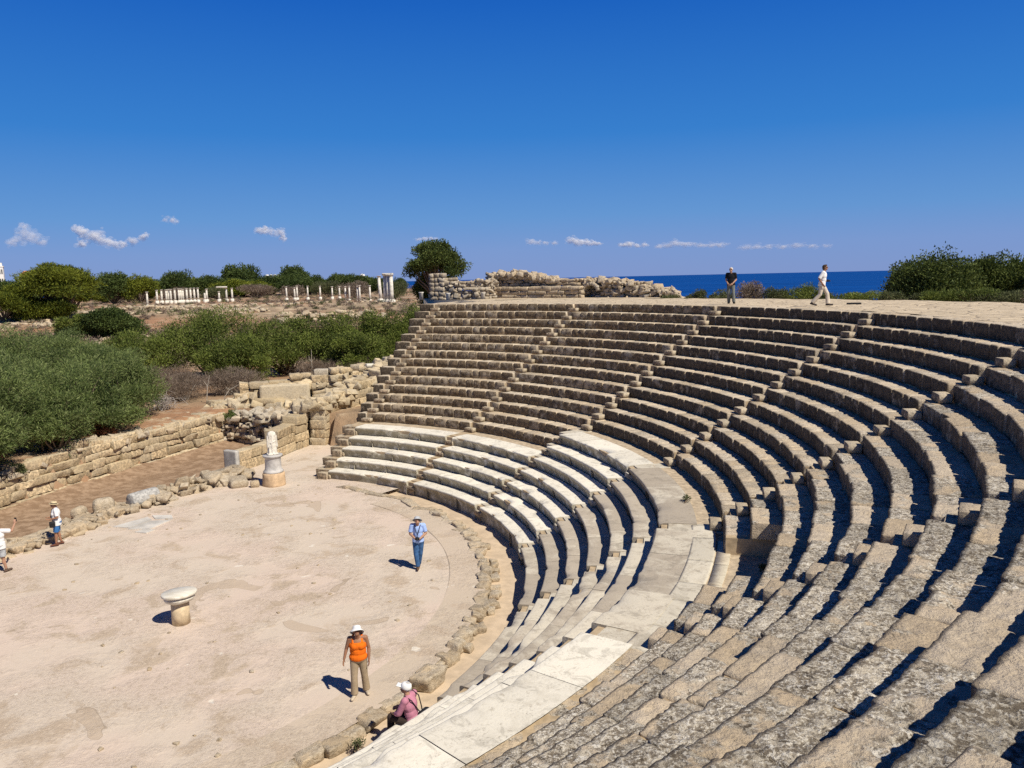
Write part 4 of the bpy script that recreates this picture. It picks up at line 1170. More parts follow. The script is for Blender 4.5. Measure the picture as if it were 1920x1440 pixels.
# big acacias above the retaining wall
AC = [(-9.7, 11.4, 2.9, 2.75, 'big feathery green acacia bush at the left edge above the yellow wall'),
      (-8.6, 16.4, 2.7, 2.4, 'large feathery acacia bush in the middle above the yellow wall'),
      (-8.2, 21.6, 2.6, 2.1, 'acacia bush at the right end of the front clump, by the dead twigs'),
      (-14.2, 19.5, 3.4, 3.3, 'tall acacia with a dark crown behind the front bushes at the left'),
      (-12.6, 27.0, 3.2, 2.3, 'acacia bush behind the front clump, grey green top'),
      (-19.5, 25.0, 3.8, 3.0, 'acacia bush reaching the left picture edge behind the others'),
      (-17.5, 33.0, 3.6, 2.5, 'pale green acacia between the left edge and the dark hedge'),
      (-15.2, 7.0, 3.4, 2.9, 'acacia bush cut by the left picture edge'),
      (-8.4, 9.4, 2.0, 1.6, 'low acacia spilling over the wall top at the left edge'), (-7.5, 13.4, 1.9, 1.5, 'low acacia spilling over the wall top between the russet bushes'), (-6.9, 17.2, 1.7, 1.3, 'low acacia spilling over the wall top farther right')]
for x, y, r, rz, lab in AC:
    bush('acacia_bush', (x, y, gz(x, y) - 0.1), (r, r, rz), M_acacia, lab, 'bush', None, n=int(3600 * r * r + 6000), l=0.2, w=0.036, clumps=38, lump=0.4, sub=0.29)
# dense dark hedge behind the upper wall
HD = [(-15.5, 39.5, 3.8, 2.25, 'left end bush of the dark hedge above the upper wall'), (-10.0, 41.5, 4.4, 3.1, 'highest bush of the dark hedge'), (-4.8, 43.2, 4.0, 2.75, 'middle bush of the dark hedge, blue green'),
      (-0.7, 44.2, 3.2, 2.6, 'bush of the dark hedge right of the middle'), (3.4, 44.9, 2.9, 2.75, 'bright green right end bush of the hedge beside the seats'), (-20.5, 38.5, 3.4, 1.8, 'low grey green bush left of the dark hedge'),
      (-7.0, 37.5, 3.0, 1.9, 'lower bush in front of the dark hedge'), (1.5, 41.0, 2.6, 1.9, 'low bush in front of the right half of the dark hedge'), (5.6, 47.5, 2.2, 2.9, 'bush at the hedge end touching the theatre edge')]
for x, y, r, rz, lab in HD:
    bush('hedge_bush', (x, y, gz(x, y) - 0.1), (r, r * 0.9, rz), M_hedge, lab, 'bush', 'bushes of the dark hedge', n=26000, l=0.22, w=0.06, clumps=36, lump=0.4, sub=0.29)
# dry brown bushes
DR = [(-7.6, 28.8, 1.9, 1.1, 'dry pinkish brown bush between the acacias and the upper wall'), (-5.0, 31.5, 2.0, 1.0, 'dry brown bush in front of the dark hedge'), (-11.5, 34.0, 2.4, 0.95, 'dry brown bush behind the acacias'),
      (-1.0, 39.5, 1.8, 0.8, 'low dry brown bush at the foot of the hedge'), (2.2, 40.0, 1.4, 0.8, 'dry brown tangle near the theatre edge'), (-24.0, 44.0, 2.6, 1.0, 'dry bush on the red soil beyond the acacias'),
      (-38.0, 60.0, 3.0, 1.2, 'grey dry bush at the left below the pine')]
for x, y, r, rz, lab in DR:
    bush('dry_bush', (x, y, gz(x, y) - 0.1), (r, r, rz), M_dry, lab, 'bush', None, n=9000, l=0.28, w=0.02, clumps=14, sub=0.45, stem_mat=M_twig)
# dead grey tangle and bare branches by the wall
mb = MB()
for i in range(150):
    a = rng.uniform(0, 6.3); e = rng.uniform(-0.2, 1.2); c = np.array([rng.normal(0, .35), rng.normal(0, .35), rng.uniform(0.1, 0.7)])
    d = np.array([math.cos(a) * math.cos(e), math.sin(a) * math.cos(e), math.sin(e)]) * rng.uniform(0.4, 0.9)
    pts = [c - d * 0.5, c + rng.normal(0, .12, 3), c + d * 0.5 + np.array([0, 0, -0.15])]
    tube(mb, pts, [0.012, 0.012, 0.005], 4)
o = mb.build('dead_branches', plain_mat('grey dead twigs', (0.36, 0.32, 0.29), 0.9, 0.3, 9)); o.location = (-7.3, 24.6, gz(-7.3, 24.6)); o.scale = (1.25, 1.25, 1.25)
tag(o, 'round grey tangle of dead branches on the wall beside the acacias', 'dead bush')
for i, (x, y, z, dx, dz) in enumerate([(-5.6, 27.4, 2.2, 0.25, 1.3), (-4.2, 26.6, 2.4, 1.0, 0.55), (-1.5, 38.5, 2.2, 0.0, 1.9)]):
    mb = MB(); tube(mb, [(0, 0, -.3), (dx * .4, 0, dz * .45), (dx, .1, dz)], [0.035, 0.028, 0.012], 5); tube(mb, [(dx * .4, 0, dz * .45), (dx * .4 - .25, .05, dz * .75)], [0.02, 0.008], 5)
    o = mb.build('bare_branch', M_twig); o.location = (x, y, z)
    tag(o, ['thin bare upright stem between the acacias and the upper wall', 'bare pale branch leaning over the left end of the upper wall', 'bare pale stem rising in front of the hedge'][i], 'branch')
# russet bushes and green tufts at the wall top
for x, y, r, mat, lab in [(-8.4, 10.2, .7, M_red, 'russet dry bush on the wall top at the left edge'), (-7.4, 13.6, .6, M_red, 'russet dry bush under the front acacia'), (-6.9, 16.6, .55, M_red, 'small russet bush under the acacia, farther right'),
        (-7.5, 10.4, .35, M_scrub, 'small green plant hanging over the left wall face'), (-2.6, 23.2, .45, M_acacia, 'bright green plant growing on the corner of the rubble wall')]:
    bush('small_bush', (x, y, 1.75 if r > .5 else 1.25), (r, r, r * 0.65), mat, lab, 'bush', None, n=2200, l=0.14, w=0.03, clumps=7, sub=0.5)
for x, y, z, r, lab in [(10.9, -8.6, 0.02, 0.13, 'little green weed between the kerb stones near the orange top'), (18.95, -1.6, 2.9, .13, 'little green weed at the walkway edge'), (19.45, -7.0, 2.9, 0.1, 'tiny weed at the foot of the broken row end')]:
    bush('weed', (x, y, z), (r, r, r * 0.6), M_scrub, lab, 'weed', None, n=160, l=0.07, w=0.02, clumps=4, sub=0.6)

# pines and trees in the left distance
tree('pine_tree', (-60.5, 109.0, gz(-60, 109) - 0.2), 10.0, 7.0, 2.0, M_pine, 'broad yellow green umbrella pine, largest tree at the left', n=46000, l=0.5, w=0.12, clumps=46, trunk_r=0.4, flat=0.26, fork=0.3, sub=0.32, lump=0.4)
bush('pine_bough', (-61.5, 106.0, gz(-61, 106)), (5.5, 3.0, 1.9), M_pine, 'low yellow green boughs hanging in front of the big pine', 'bush', None, n=16000, l=0.5, w=0.12, clumps=22, sub=0.34)
tree('pine_tree', (-66.0, 103.0, gz(-66, 103) - 0.2), 6.0, 4.6, 0.8, M_pine, 'lower yellow green pine bough mass at the left foot of the big pine', n=16000, l=0.5, w=0.12, clumps=20, trunk_r=0.25, flat=0.34, fork=0.3, sub=0.34)
bush('round_shrub', (-38.1, 79.5, gz(-38, 79.5) - 0.3), (4.3, 4.0, 2.3), M_tree, 'dark round shrub on the red soil right of the big pine', 'bush', None, n=26000, l=0.32, w=0.14, clumps=34, sub=0.34)
bush('round_shrub', (-41.5, 78.5, gz(-41, 78) - 0.3), (2.4, 2.4, 1.9), M_hedge, 'brighter green shrub leaning on the dark round shrub', 'bush', None, n=12000, l=0.32, w=0.12, clumps=18, sub=0.38)
protoT = []
for i in range(3):
    tr = tree('round_tree', (0, 0, -100), 8.0, 4.6, 1.4, [M_tree, M_pine, M_tree][i], 'x', n=15000, l=0.5, w=0.22, clumps=24, trunk_r=0.3, flat=0.6, sub=0.34)
    protoT.append(tr)
FT = [(-86, 138, 1.05, 0.9, 0, 'dark tree behind the big pine, at its left'), (-95, 142, 1.0, 0.9, 2, 'dark tree at the left picture edge below the pale building'), (-78, 145, 0.95, 0.9, 1, 'yellow green tree peeping over the big pine from behind'),
      (-88.5, 184, 1.2, 1.15, 0, 'dark tree just right of the big pine'), (-82.0, 186, 1.0, 1.05, 1, 'yellow green tree right of the big pine'), (-103, 233, 0.9, 0.95, 1, 'low yellow tree left of the colonnade'),
      (-93.4, 236, 1.1, 1.28, 2, 'round dark tree behind the close row of columns'), (-92.5, 259, 1.3, 1.1, 0, 'low wide tree behind the column row'), (-91.1, 291, 1.6, 1.65, 2, 'tallest round dark tree above the colonnade'),
      (-81.0, 252, 1.7, 0.9, 1, 'yellow green wide tree under the tallest round tree'), (-72.0, 297, 1.3, 1.55, 0, 'round dark tree right of the white tower'), (-58.5, 269, 1.1, 1.05, 2, 'low dark tree between the colonnades'),
      (-65.0, 280, 1.1, 1.2, 0, 'low dark tree beside the round tree by the tower'), (-52.5, 300, 1.4, 1.05, 2, 'dark low tree left of the white dish'), (-44.0, 305, 1.0, 0.9, 0, 'dark low tree behind the tall columns'), (-30.6, 304, 0.6, 0.85, 2, 'small dark tree right of the tall columns'),
      (-112, 228, 1.2, 0.95, 0, 'low dark tree left of the yellow tree'), (-101.0, 205.0, 1.0, 0.75, 1, 'yellow green low tree behind the lone left column'), (-52.0, 70.5, 0.75, 0.75, 0, 'dark bushy tree at the left picture edge')]
used = [False] * 3
for i_, a_ in enumerate(np.linspace(97, 127, 30)):
    d_ = rng.uniform(270, 300)
    FT.append((d_ * math.cos(R_(a_)), d_ * math.sin(R_(a_)), rng.uniform(1.2, 1.7), rng.uniform(0.8, 1.1), int(rng.integers(0, 3)), 'low round tree in the continuous green belt beyond the columns'))
for x, y, s, sz, k, lab in FT:
    o = protoT[k] if not used[k] else copy_tree(protoT[k])
    used[k] = True
    o.location = (x, y, 3.8 if math.hypot(x, y) > 125 else gz(x, y)); o.scale = (s, s, sz); o.rotation_euler.z = rng.uniform(0, 6)
    o['label'] = lab
    if 'belt' in lab: o['group'] = 'trees of the belt beyond the columns'
# fig-like tree beyond the ruins, with visible boughs
tree('broad_tree', (3.4, 88.5, 3.2), 12.2, 4.4, 4.2, M_fig, 'broad spreading tree standing alone above the terrace ruins', n=34000, l=0.26, w=0.15, clumps=34, trunk_r=0.42, flat=0.5, fork=0.42, sub=0.27, off=(0.5, 0), lump=0.4)
bush('round_shrub', (1.9, 92.0, 5.3), (1.4, 1.4, 2.5), M_tree, 'dark shrub under the left side of the broad spreading tree', 'bush', None, n=9000, l=0.3, w=0.14, clumps=16, sub=0.4)
# dense trees right of the terrace
RT = [(40.2, 25.4, 2.8, 2.7, 'leftmost dark dense tree at the right beyond the terrace'), (43.6, 25.8, 2.5, 2.55, 'second dark dense tree of the right clump'), (45.6, 24.2, 2.4, 2.5, 'third dark dense tree of the right clump'), (45.2, 21.6, 2.3, 2.6, 'dark dense tree at the right picture edge'), (48.0, 22.5, 2.6, 2.5, 'dark dense tree behind the right picture edge'), (40.6, 27.8, 2.4, 2.4, 'dark dense tree behind the leftmost one')]
for x, y, r, h, lab in RT:
    tree('dense_tree', (x, y, 5.2), 5.0 * h / 2.6, r, 0.9, M_fig, lab, n=42000, l=0.15, w=0.085, clumps=44, trunk_r=0.22, flat=0.62, fork=0.2, sub=0.33, lump=0.3)
# shrubs along the terrace edge
SH = [(25.9, 26.6, .8, .55, 1), (27.0, 25.9, 1.0, .55, 1), (28.7, 25.1, .9, .85, 0), (30.2, 24.6, .9, .7, 1), (31.4, 24.2, 1.1, .72, 2), (32.6, 23.8, .8, .5, 1), (34.4, 22.6, 1.3, .5, 2), (35.8, 22.0, .7, .5, 1), (38.0, 20.9, 1.0, .55, 2), (39.2, 19.6, 1.4, .62, 2), (40.2, 18.7, 1.5, .5, 1), (41.5, 17.5, 1.1, .55, 0), (24.4, 27.6, .7, .4, 1), (37.0, 21.7, .8, .35, 1)]
SL = ['dry grey shrub', 'olive shrub', 'green shrub']
SHN = ['right of the low ruin', 'left of the man in black', 'behind the man in black', 'just right of the man in black', 'between the two walkers on the terrace', 'left of the walker in white', 'right of the walker in white', 'left of the dark trees', 'at the foot of the leftmost dark tree', 'below the dark trees', 'below the right dark trees', 'at the far right terrace edge', 'at the end of the low ruin', 'in the gap before the dark trees']
for (x, y, r, h, k), nm in zip(SH, SHN):
    bush('terrace_shrub', (x, y, 7.15), (r, r, h), [M_dry, M_scrub, M_hedge][k], SL[k] + ' on the terrace edge ' + nm, 'bush', 'shrubs along the terrace edge', n=4200, l=0.13, w=0.04, clumps=12, sub=0.42)
# scrub in the field
mb = MB(); gb = MB()
for i in range(3800):
    d = rng.uniform(50, 300) if i % 3 else rng.uniform(60, 135); az = R_(rng.uniform(82, 130))
    x, y = d * math.cos(az), d * math.sin(az)
    f = fbm(np.array([[x * 0.035, y * 0.035, 2.5]]), 2)[0]
    if f < -0.15: continue
    r = rng.uniform(0.35, 0.95) * (1 + d / 400) * (0.5 if d > 112 else 1)
    leaves(mb if rng.random() < 0.68 else gb, (x, y, gz(x, y) + r * 0.2), (r, r, r * 0.5), 60, 0.4, 0.09, shell=0.5)
tag(mb.build('dry_scrub', M_dry, None, False), 'brown dry scrub covering the field round the columns', 'scrub', None, 'stuff')
tag(gb.build('green_scrub', M_scrub, None, False), 'olive green low scrub dotted over the field', 'scrub', None, 'stuff')
BD = [(-86, 218, 5, 1.9), (-75, 221, 4.5, 1.9), (-64, 224, 5.5, 2.2), (-52, 222, 4, 1.9), (-40, 216, 5, 2.4), (-30, 204, 4.5, 2.3), (-98, 212, 5, 1.9), (-14, 172, 4.0, 2.2), (-5, 168, 4.5, 2.0)]
for i, (x, y, r, h) in enumerate(BD):
    bush('thorn_scrub', (x, y, 5.2), (r, r, h), M_dry if i % 3 != 1 else M_scrub, 'big grey brown thorn bush in the band of scrub behind the colonnade', 'bush', 'thorn bushes behind the columns', n=6000, l=0.5, w=0.09, clumps=16, sub=0.4)

# ------------------------------------------------------------------ far buildings, hills and clouds
M_white = plain_mat('white plaster', (0.78, 0.77, 0.74), 0.8, 0.05, 1)
M_cream = plain_mat('cream plaster wall', (0.78, 0.7, 0.46), 0.8, 0.05, 1)
M_roof = plain_mat('orange roof tiles', (0.55, 0.25, 0.12), 0.9, 0.2, 1)
M_dark = plain_mat('dark glass', (0.03, 0.035, 0.04), 0.3, 0.1, 1)
def box(mb, c, h, rz=0, rad=0.05):
    q, Q, d = rblock(h, (1, 1, 1), 0.0001, 0, 1, (0, 0, 0)); mb.add(place(q, c, rz), quads=Q, col=(0.5, 0, 0.5))
def house(loc, w, d, h, mat, label, rz, roof=None, floors=3):
    t = empty('apartment_building', loc, rz, label, 'building')
    mb = MB(); box(mb, (0, 0, h / 2), (w / 2, d / 2, h / 2)); mb.build('wall', mat, t, False)
    mb = MB()
    if roof: 
        V = np.array([(-w * .56, -d * .56, h), (w * .56, -d * .56, h), (w * .56, d * .56, h), (-w * .56, d * .56, h), (-w * .25, 0, h + 2.2), (w * .25, 0, h + 2.2)])
        mb.add(V, quads=[(0, 1, 5, 4), (2, 3, 4, 5), (3, 2, 1, 0)], tris=[(1, 2, 5), (3, 0, 4)]); mb.build('roof', roof, t, False)
    else:
        box(mb, (0, 0, h + 0.25), (w / 2 + 0.15, d / 2 + 0.15, 0.25)); box(mb, (w * .2, 0, h + 1.2), (w * .15, d * .2, 0.7)); mb.build('roof', mat, t, False)
    for f in range(floors):
        for x in (-w * .3, 0, w * .3):
            mb = MB(); box(mb, (x, -d / 2 - 0.02, h * (f + 0.5) / floors), (w * .08, 0.05, h / floors * .25)); mb.build('window', M_dark, t, False)
house((-216.3, 331, 3.0), 7.0, 9, 18.2, M_cream, 'tall cream apartment block at the left picture edge', 0.5, floors=5)
house((-211.3, 333, 3.0), 2.6, 6, 16.2, M_white, 'white block leaning on the cream apartment building', 0.5, floors=4)
house((-192.5, 321, 3.0), 4.4, 5, 11.9, M_white, 'far house with an orange tiled roof behind the trees', 0.4, M_roof, floors=3)
t = empty('water_tower', (-104.4, 379.5, 3.0), 0.2, 'far pale concrete frame tower with a white crown between round trees', 'tower')
mb = MB()
for x in (-3, -1, 1, 3):
    for y in (-2.5, 2.5): box(mb, (x, y, 4.0), (0.22, 0.22, 4.2))
for z in (3.5, 6.0): box(mb, (0, 0, z), (3.2, 2.7, 0.12))
mb.build('frame', plain_mat('concrete frame', (0.42, 0.4, 0.38), 0.9, 0.1, 1), t, False)
mb = MB()
for x in (-2.7, -0.9, 0.9, 2.7): lathe(mb, [(0, 8.2), (0.45, 8.2), (0.75, 9.2), (0.7, 10.9), (0, 10.9)], 12, (x, -1.5, 0))
mb.build('crown', M_white, t)
t = empty('radar_dish', (-57.9, 370, 3.0), 0, 'white bulb on a mast above the scrub left of the tall columns', 'antenna')
mb = MB(); tube(mb, [(0, 0, 0), (0, 0, 8.0)], [0.5, 0.35], 10); mb.build('mast', M_white, t)
mb = MB(); lathe(mb, [(0, 7.8), (0.9, 7.9), (1.2, 8.8), (1.25, 9.4), (0.9, 10.0), (0, 10.2)], 20); mb.build('bulb', M_white, t)

# cumulus near the horizon: real volumes 15 km away
def cloud_mat(alpha):
    m = bpy.data.materials.new('cloud vapour'); m.use_nodes = True; nt = m.node_tree; g = G(nt)
    nt.nodes.remove(nt.nodes['Principled BSDF'])
    df = g.node('ShaderNodeBsdfDiffuse'); tl = g.node('ShaderNodeBsdfTranslucent'); tp = g.node('ShaderNodeBsdfTransparent')
    for n in (df, tl): n.inputs['Color'].default_value = (0.99, 0.985, 0.98, 1)
    m1 = g.node('ShaderNodeMixShader'); m1.inputs[0].default_value = 0.5
    nt.links.new(df.outputs[0], m1.inputs[1]); nt.links.new(tl.outputs[0], m1.inputs[2])
    m2 = g.node('ShaderNodeMixShader'); m2.inputs[0].default_value = alpha
    nt.links.new(tp.outputs[0], m2.inputs[1]); nt.links.new(m1.outputs[0], m2.inputs[2])
    nt.links.new(m2.outputs[0], nt.nodes['Material Output'].inputs['Surface'])
    return m
M_cl = cloud_mat(0.13); M_cl2 = cloud_mat(0.07)
def cloud(loc, puffs, label, mat, stretch=1.0):
    """thin see-through billows of vapour: where many overlap the cloud turns white"""
    mb = MB()
    for (x, z, r) in puffs:
        for i in range(34 if stretch == 1 else 46):
            u = rng.normal(0, 0.42, 3) * r; u[2] *= 0.8; u[0] *= stretch
            rr = r * rng.uniform(0.12, 0.46)
            ph = np.linspace(0, 2 * math.pi, 11)[:-1]; th = np.linspace(0, math.pi, 8)[1:-1]
            V = [(0, 0, 1)] + [(math.sin(t) * math.cos(p_), math.sin(t) * math.sin(p_), math.cos(t)) for t in th for p_ in ph] + [(0, 0, -1)]
            V = np.array(V) * rr * np.array([1.15 * (1 + 0.5 * (stretch - 1)), 1, 0.85])
            V = V * (1 + 0.25 * fbm(V / rr * 1.7 + rng.uniform(0, 50, 3), 2))[:, None] + np.array([x, 0, z]) + u
            T = [(0, 1 + q, 1 + (q + 1) % 10) for q in range(10)] + [(61, 51 + (q + 1) % 10, 51 + q) for q in range(10)]
            Q = [(1 + a_ * 10 + q, 1 + (a_ + 1) * 10 + q, 1 + (a_ + 1) * 10 + (q + 1) % 10, 1 + a_ * 10 + (q + 1) % 10) for a_ in range(5) for q in range(10)]
            mb.add(V, quads=Q, tris=T)
    o = mb.build('cloud', mat)
    o.location = loc; o.rotation_euler.z = math.atan2(loc[1], loc[0]) - math.pi / 2
    return tag(o, label, 'cloud', 'small clouds above the horizon')
def remesh(mb, name, mat, vox, sm=3, parent=None):
    o = mb.build('tmp', None)
    r = o.modifiers.new('r', 'REMESH'); r.mode = 'VOXEL'; r.voxel_size = vox
    s = o.modifiers.new('s', 'SMOOTH'); s.iterations = sm; s.factor = 0.5
    dg = bpy.context.evaluated_depsgraph_get(); dg.update()
    me = bpy.data.meshes.new_from_object(o.evaluated_get(dg))
    bpy.data.objects.remove(o)
    me.name = name
    me.materials.clear(); me.materials.append(mat)
    me.polygons.foreach_set('use_smooth', np.ones(len(me.polygons), bool))
    n = bpy.data.objects.new(name, me); COL.objects.link(n)
    if parent is not None: n.parent = parent
    return n
CLD = [((-7640, 12880, 860), [(-230, -120, 90), (-120, -60, 120), (-40, 60, 130), (60, -40, 130), (170, -90, 100), (-60, 150, 70)], 'small white cloud at the far left', M_cl2),
       ((-6600, 13430, 830), [(-480, 150, 100), (-400, 60, 120), (-430, -100, 90), (-250, 20, 130), (-100, -30, 130), (20, -90, 110), (160, -120, 80), (330, -60, 90), (470, 10, 80), (540, 50, 50)], 'longest white cloud at the left, lumpy', M_cl),
       ((-5750, 13820, 1130), [(-80, 10, 60), (30, 0, 75), (100, -30, 40)], 'small high puff of cloud at the left', M_cl2),
       ((-4180, 14380, 900), [(-230, 60, 90), (-110, 50, 100), (20, 20, 90), (130, 10, 90), (180, -80, 80)], 'white cloud above the water tower', M_cl),
       ((-1500, 14900, 760), [(-150, 0, 45), (-40, 20, 55), (80, 10, 50), (170, 10, 35)], 'faint cloud just above the broad tree', M_cl2),
       ((640, 14960, 660), [(-230, 20, 70), (-100, 0, 60), (60, -10, 45), (220, -10, 50)], 'thin cloud right of the broad tree', M_cl2),
       ((1450, 14900, 645), [(-270, 40, 85), (-150, 0, 90), (0, -10, 80), (140, -20, 60), (230, -30, 40)], 'brightest cloud over the ruins', M_cl),
       ((2350, 14800, 575), [(-230, 0, 60), (-110, 10, 65), (20, -20, 50), (170, -10, 45)], 'small cloud right of the brightest one', M_cl),
       ((3250, 14600, 545), [(-500, -20, 55), (-350, 0, 65), (-220, 40, 70), (-80, 10, 65), (80, 0, 60), (260, -20, 55), (430, -20, 60), (600, -20, 55)], 'long flat cloud bank above the sea', M_cl2),
       ((4900, 14150, 455), [(-700, 10, 60), (-500, 20, 65), (-300, 10, 55), (-60, 0, 60), (180, 20, 60), (430, 0, 50), (640, 0, 40)], 'faint right end of the cloud bank above the sea', M_cl2)]
for loc, pf, lab, mt in CLD: cloud(loc, pf, lab, mt, 1.0 if loc[0] < -1600 else (2.2 if 'bank' in lab else 1.5))
# ------------------------------------------------------------------ people
def ball(mb, c, r, n=12, rot=None):
    th = np.linspace(0, math.pi, n // 2 + 2)[1:-1]; ph = np.linspace(0, 2 * math.pi, n + 1)[:-1]
    V = [(0, 0, 1)] + [(math.sin(t) * math.cos(p), math.sin(t) * math.sin(p), math.cos(t)) for t in th for p in ph] + [(0, 0, -1)]
    V = np.array(V) * (np.asarray(r) if hasattr(r, '__len__') else r)
    if rot is not None: V = V @ np.array(rot).T
    V = V + np.asarray(c)
    m = len(th); T = [(0, 1 + j, 1 + (j + 1) % n) for j in range(n)]; k = 1 + (m - 1) * n
    T += [(len(V) - 1, k + (j + 1) % n, k + j) for j in range(n)]
    Q = [(1 + i * n + j, 1 + (i + 1) * n + j, 1 + (i + 1) * n + (j + 1) % n, 1 + i * n + (j + 1) % n) for i in range(m - 1) for j in range(n)]
    mb.add(V, quads=Q, tris=T)

def cone(mb, a, b, ra, rb, flat=False, n=12, squash=1.0):
    """closed round cone; flat ends give a clean hem"""
    a, b = Vector(a), Vector(b); d = b - a; L = d.length
    q = d.normalized().to_track_quat('Z', 'Y')
    prof = []
    if flat == True or flat == 'a': prof += [(0.001, 0), (ra, 0)]
    else: prof += [(max(0.001, ra * math.sin(t)), -ra * math.cos(t)) for t in np.linspace(0.05, math.pi / 2, 4)]
    if flat == True or flat == 'b': prof += [(rb, L), (0.001, L)]
    else: prof += [(max(0.001, rb * math.cos(t)), L + rb * math.sin(t)) for t in np.linspace(0, math.pi / 2 - 0.05, 4)]
    A = [2 * math.pi * j / n for j in range(n)]; V = []
    for (r, z) in prof:
        for t in A: V.append(tuple(a + q @ Vector((r * math.cos(t), r * math.sin(t) * squash, z))))
    m = len(prof)
    Q = [(i * n + j, i * n + (j + 1) % n, (i + 1) * n + (j + 1) % n, (i + 1) * n + j) for i in range(m - 1) for j in range(n)]
    V.append(tuple(a + q @ Vector((0, 0, prof[0][1])))); V.append(tuple(a + q @ Vector((0, 0, prof[-1][1]))))
    T = [(len(V) - 2, (j + 1) % n, j) for j in range(n)] + [(len(V) - 1, (m - 1) * n + j, (m - 1) * n + (j + 1) % n) for j in range(n)]
    mb.add(np.array(V), quads=Q, tris=T)

def hand(mb, w, d, nrm, curl=0.5, s=1.0, side=1):
    """palm, four unequal bent fingers and a thumb from the side of the palm"""
    d = Vector(d).normalized(); nrm = Vector(nrm); nrm = (nrm - d * nrm.dot(d)).normalized(); x = d.cross(nrm) * side
    w = Vector(w)
    pc = w + d * 0.05 * s
    rot = np.array([x, nrm, d]).T
    ball(mb, pc, (0.041 * s, 0.017 * s, 0.052 * s), 12, rot)
    for i, L in enumerate((0.066, 0.076, 0.07, 0.055)):
        b0 = w + d * 0.088 * s + x * (0.029 - i * 0.0195) * s
        c1 = 0.35 * curl + 0.1; c2 = 1.3 * curl
        d1 = d * math.cos(c1) + nrm * math.sin(c1); d2 = d * math.cos(c2) + nrm * math.sin(c2)
        b1 = b0 + d1 * L * 0.52 * s; b2 = b1 + d2 * L * 0.5 * s
        cone(mb, b0 - d * 0.015, b1, 0.0098 * s, 0.009 * s, n=8); cone(mb, b1, b2, 0.009 * s, 0.0075 * s, n=8)
    t0 = w + d * 0.03 * s + x * 0.032 * s
    t1 = t0 + (x * 0.75 + d * 0.6 + nrm * 0.25).normalized() * 0.036 * s
    t2 = t1 + (x * 0.25 + d * 0.85 + nrm * 0.45).normalized() * 0.03 * s
    cone(mb, t0, t1, 0.0125 * s, 0.0105 * s, n=8); cone(mb, t1, t2, 0.0105 * s, 0.008 * s, n=8)

SKIN = plain_mat('paler skin', (0.42, 0.24, 0.16), 0.6, 0.08, 8)  # base tone of the lighter-skinned figures
SKIN2 = plain_mat('tanned skin', (0.33, 0.17, 0.105), 0.6, 0.08, 8)
M_eye = plain_mat('dark eye', (0.03, 0.02, 0.02), 0.3, 0.0, 1)
M_lip = plain_mat('lips', (0.3, 0.11, 0.09), 0.6, 0.0, 1)
def cloth(name, c, var=0.12): return plain_mat(name, c, 0.9, var, 9, 0.15, bump=0.25)

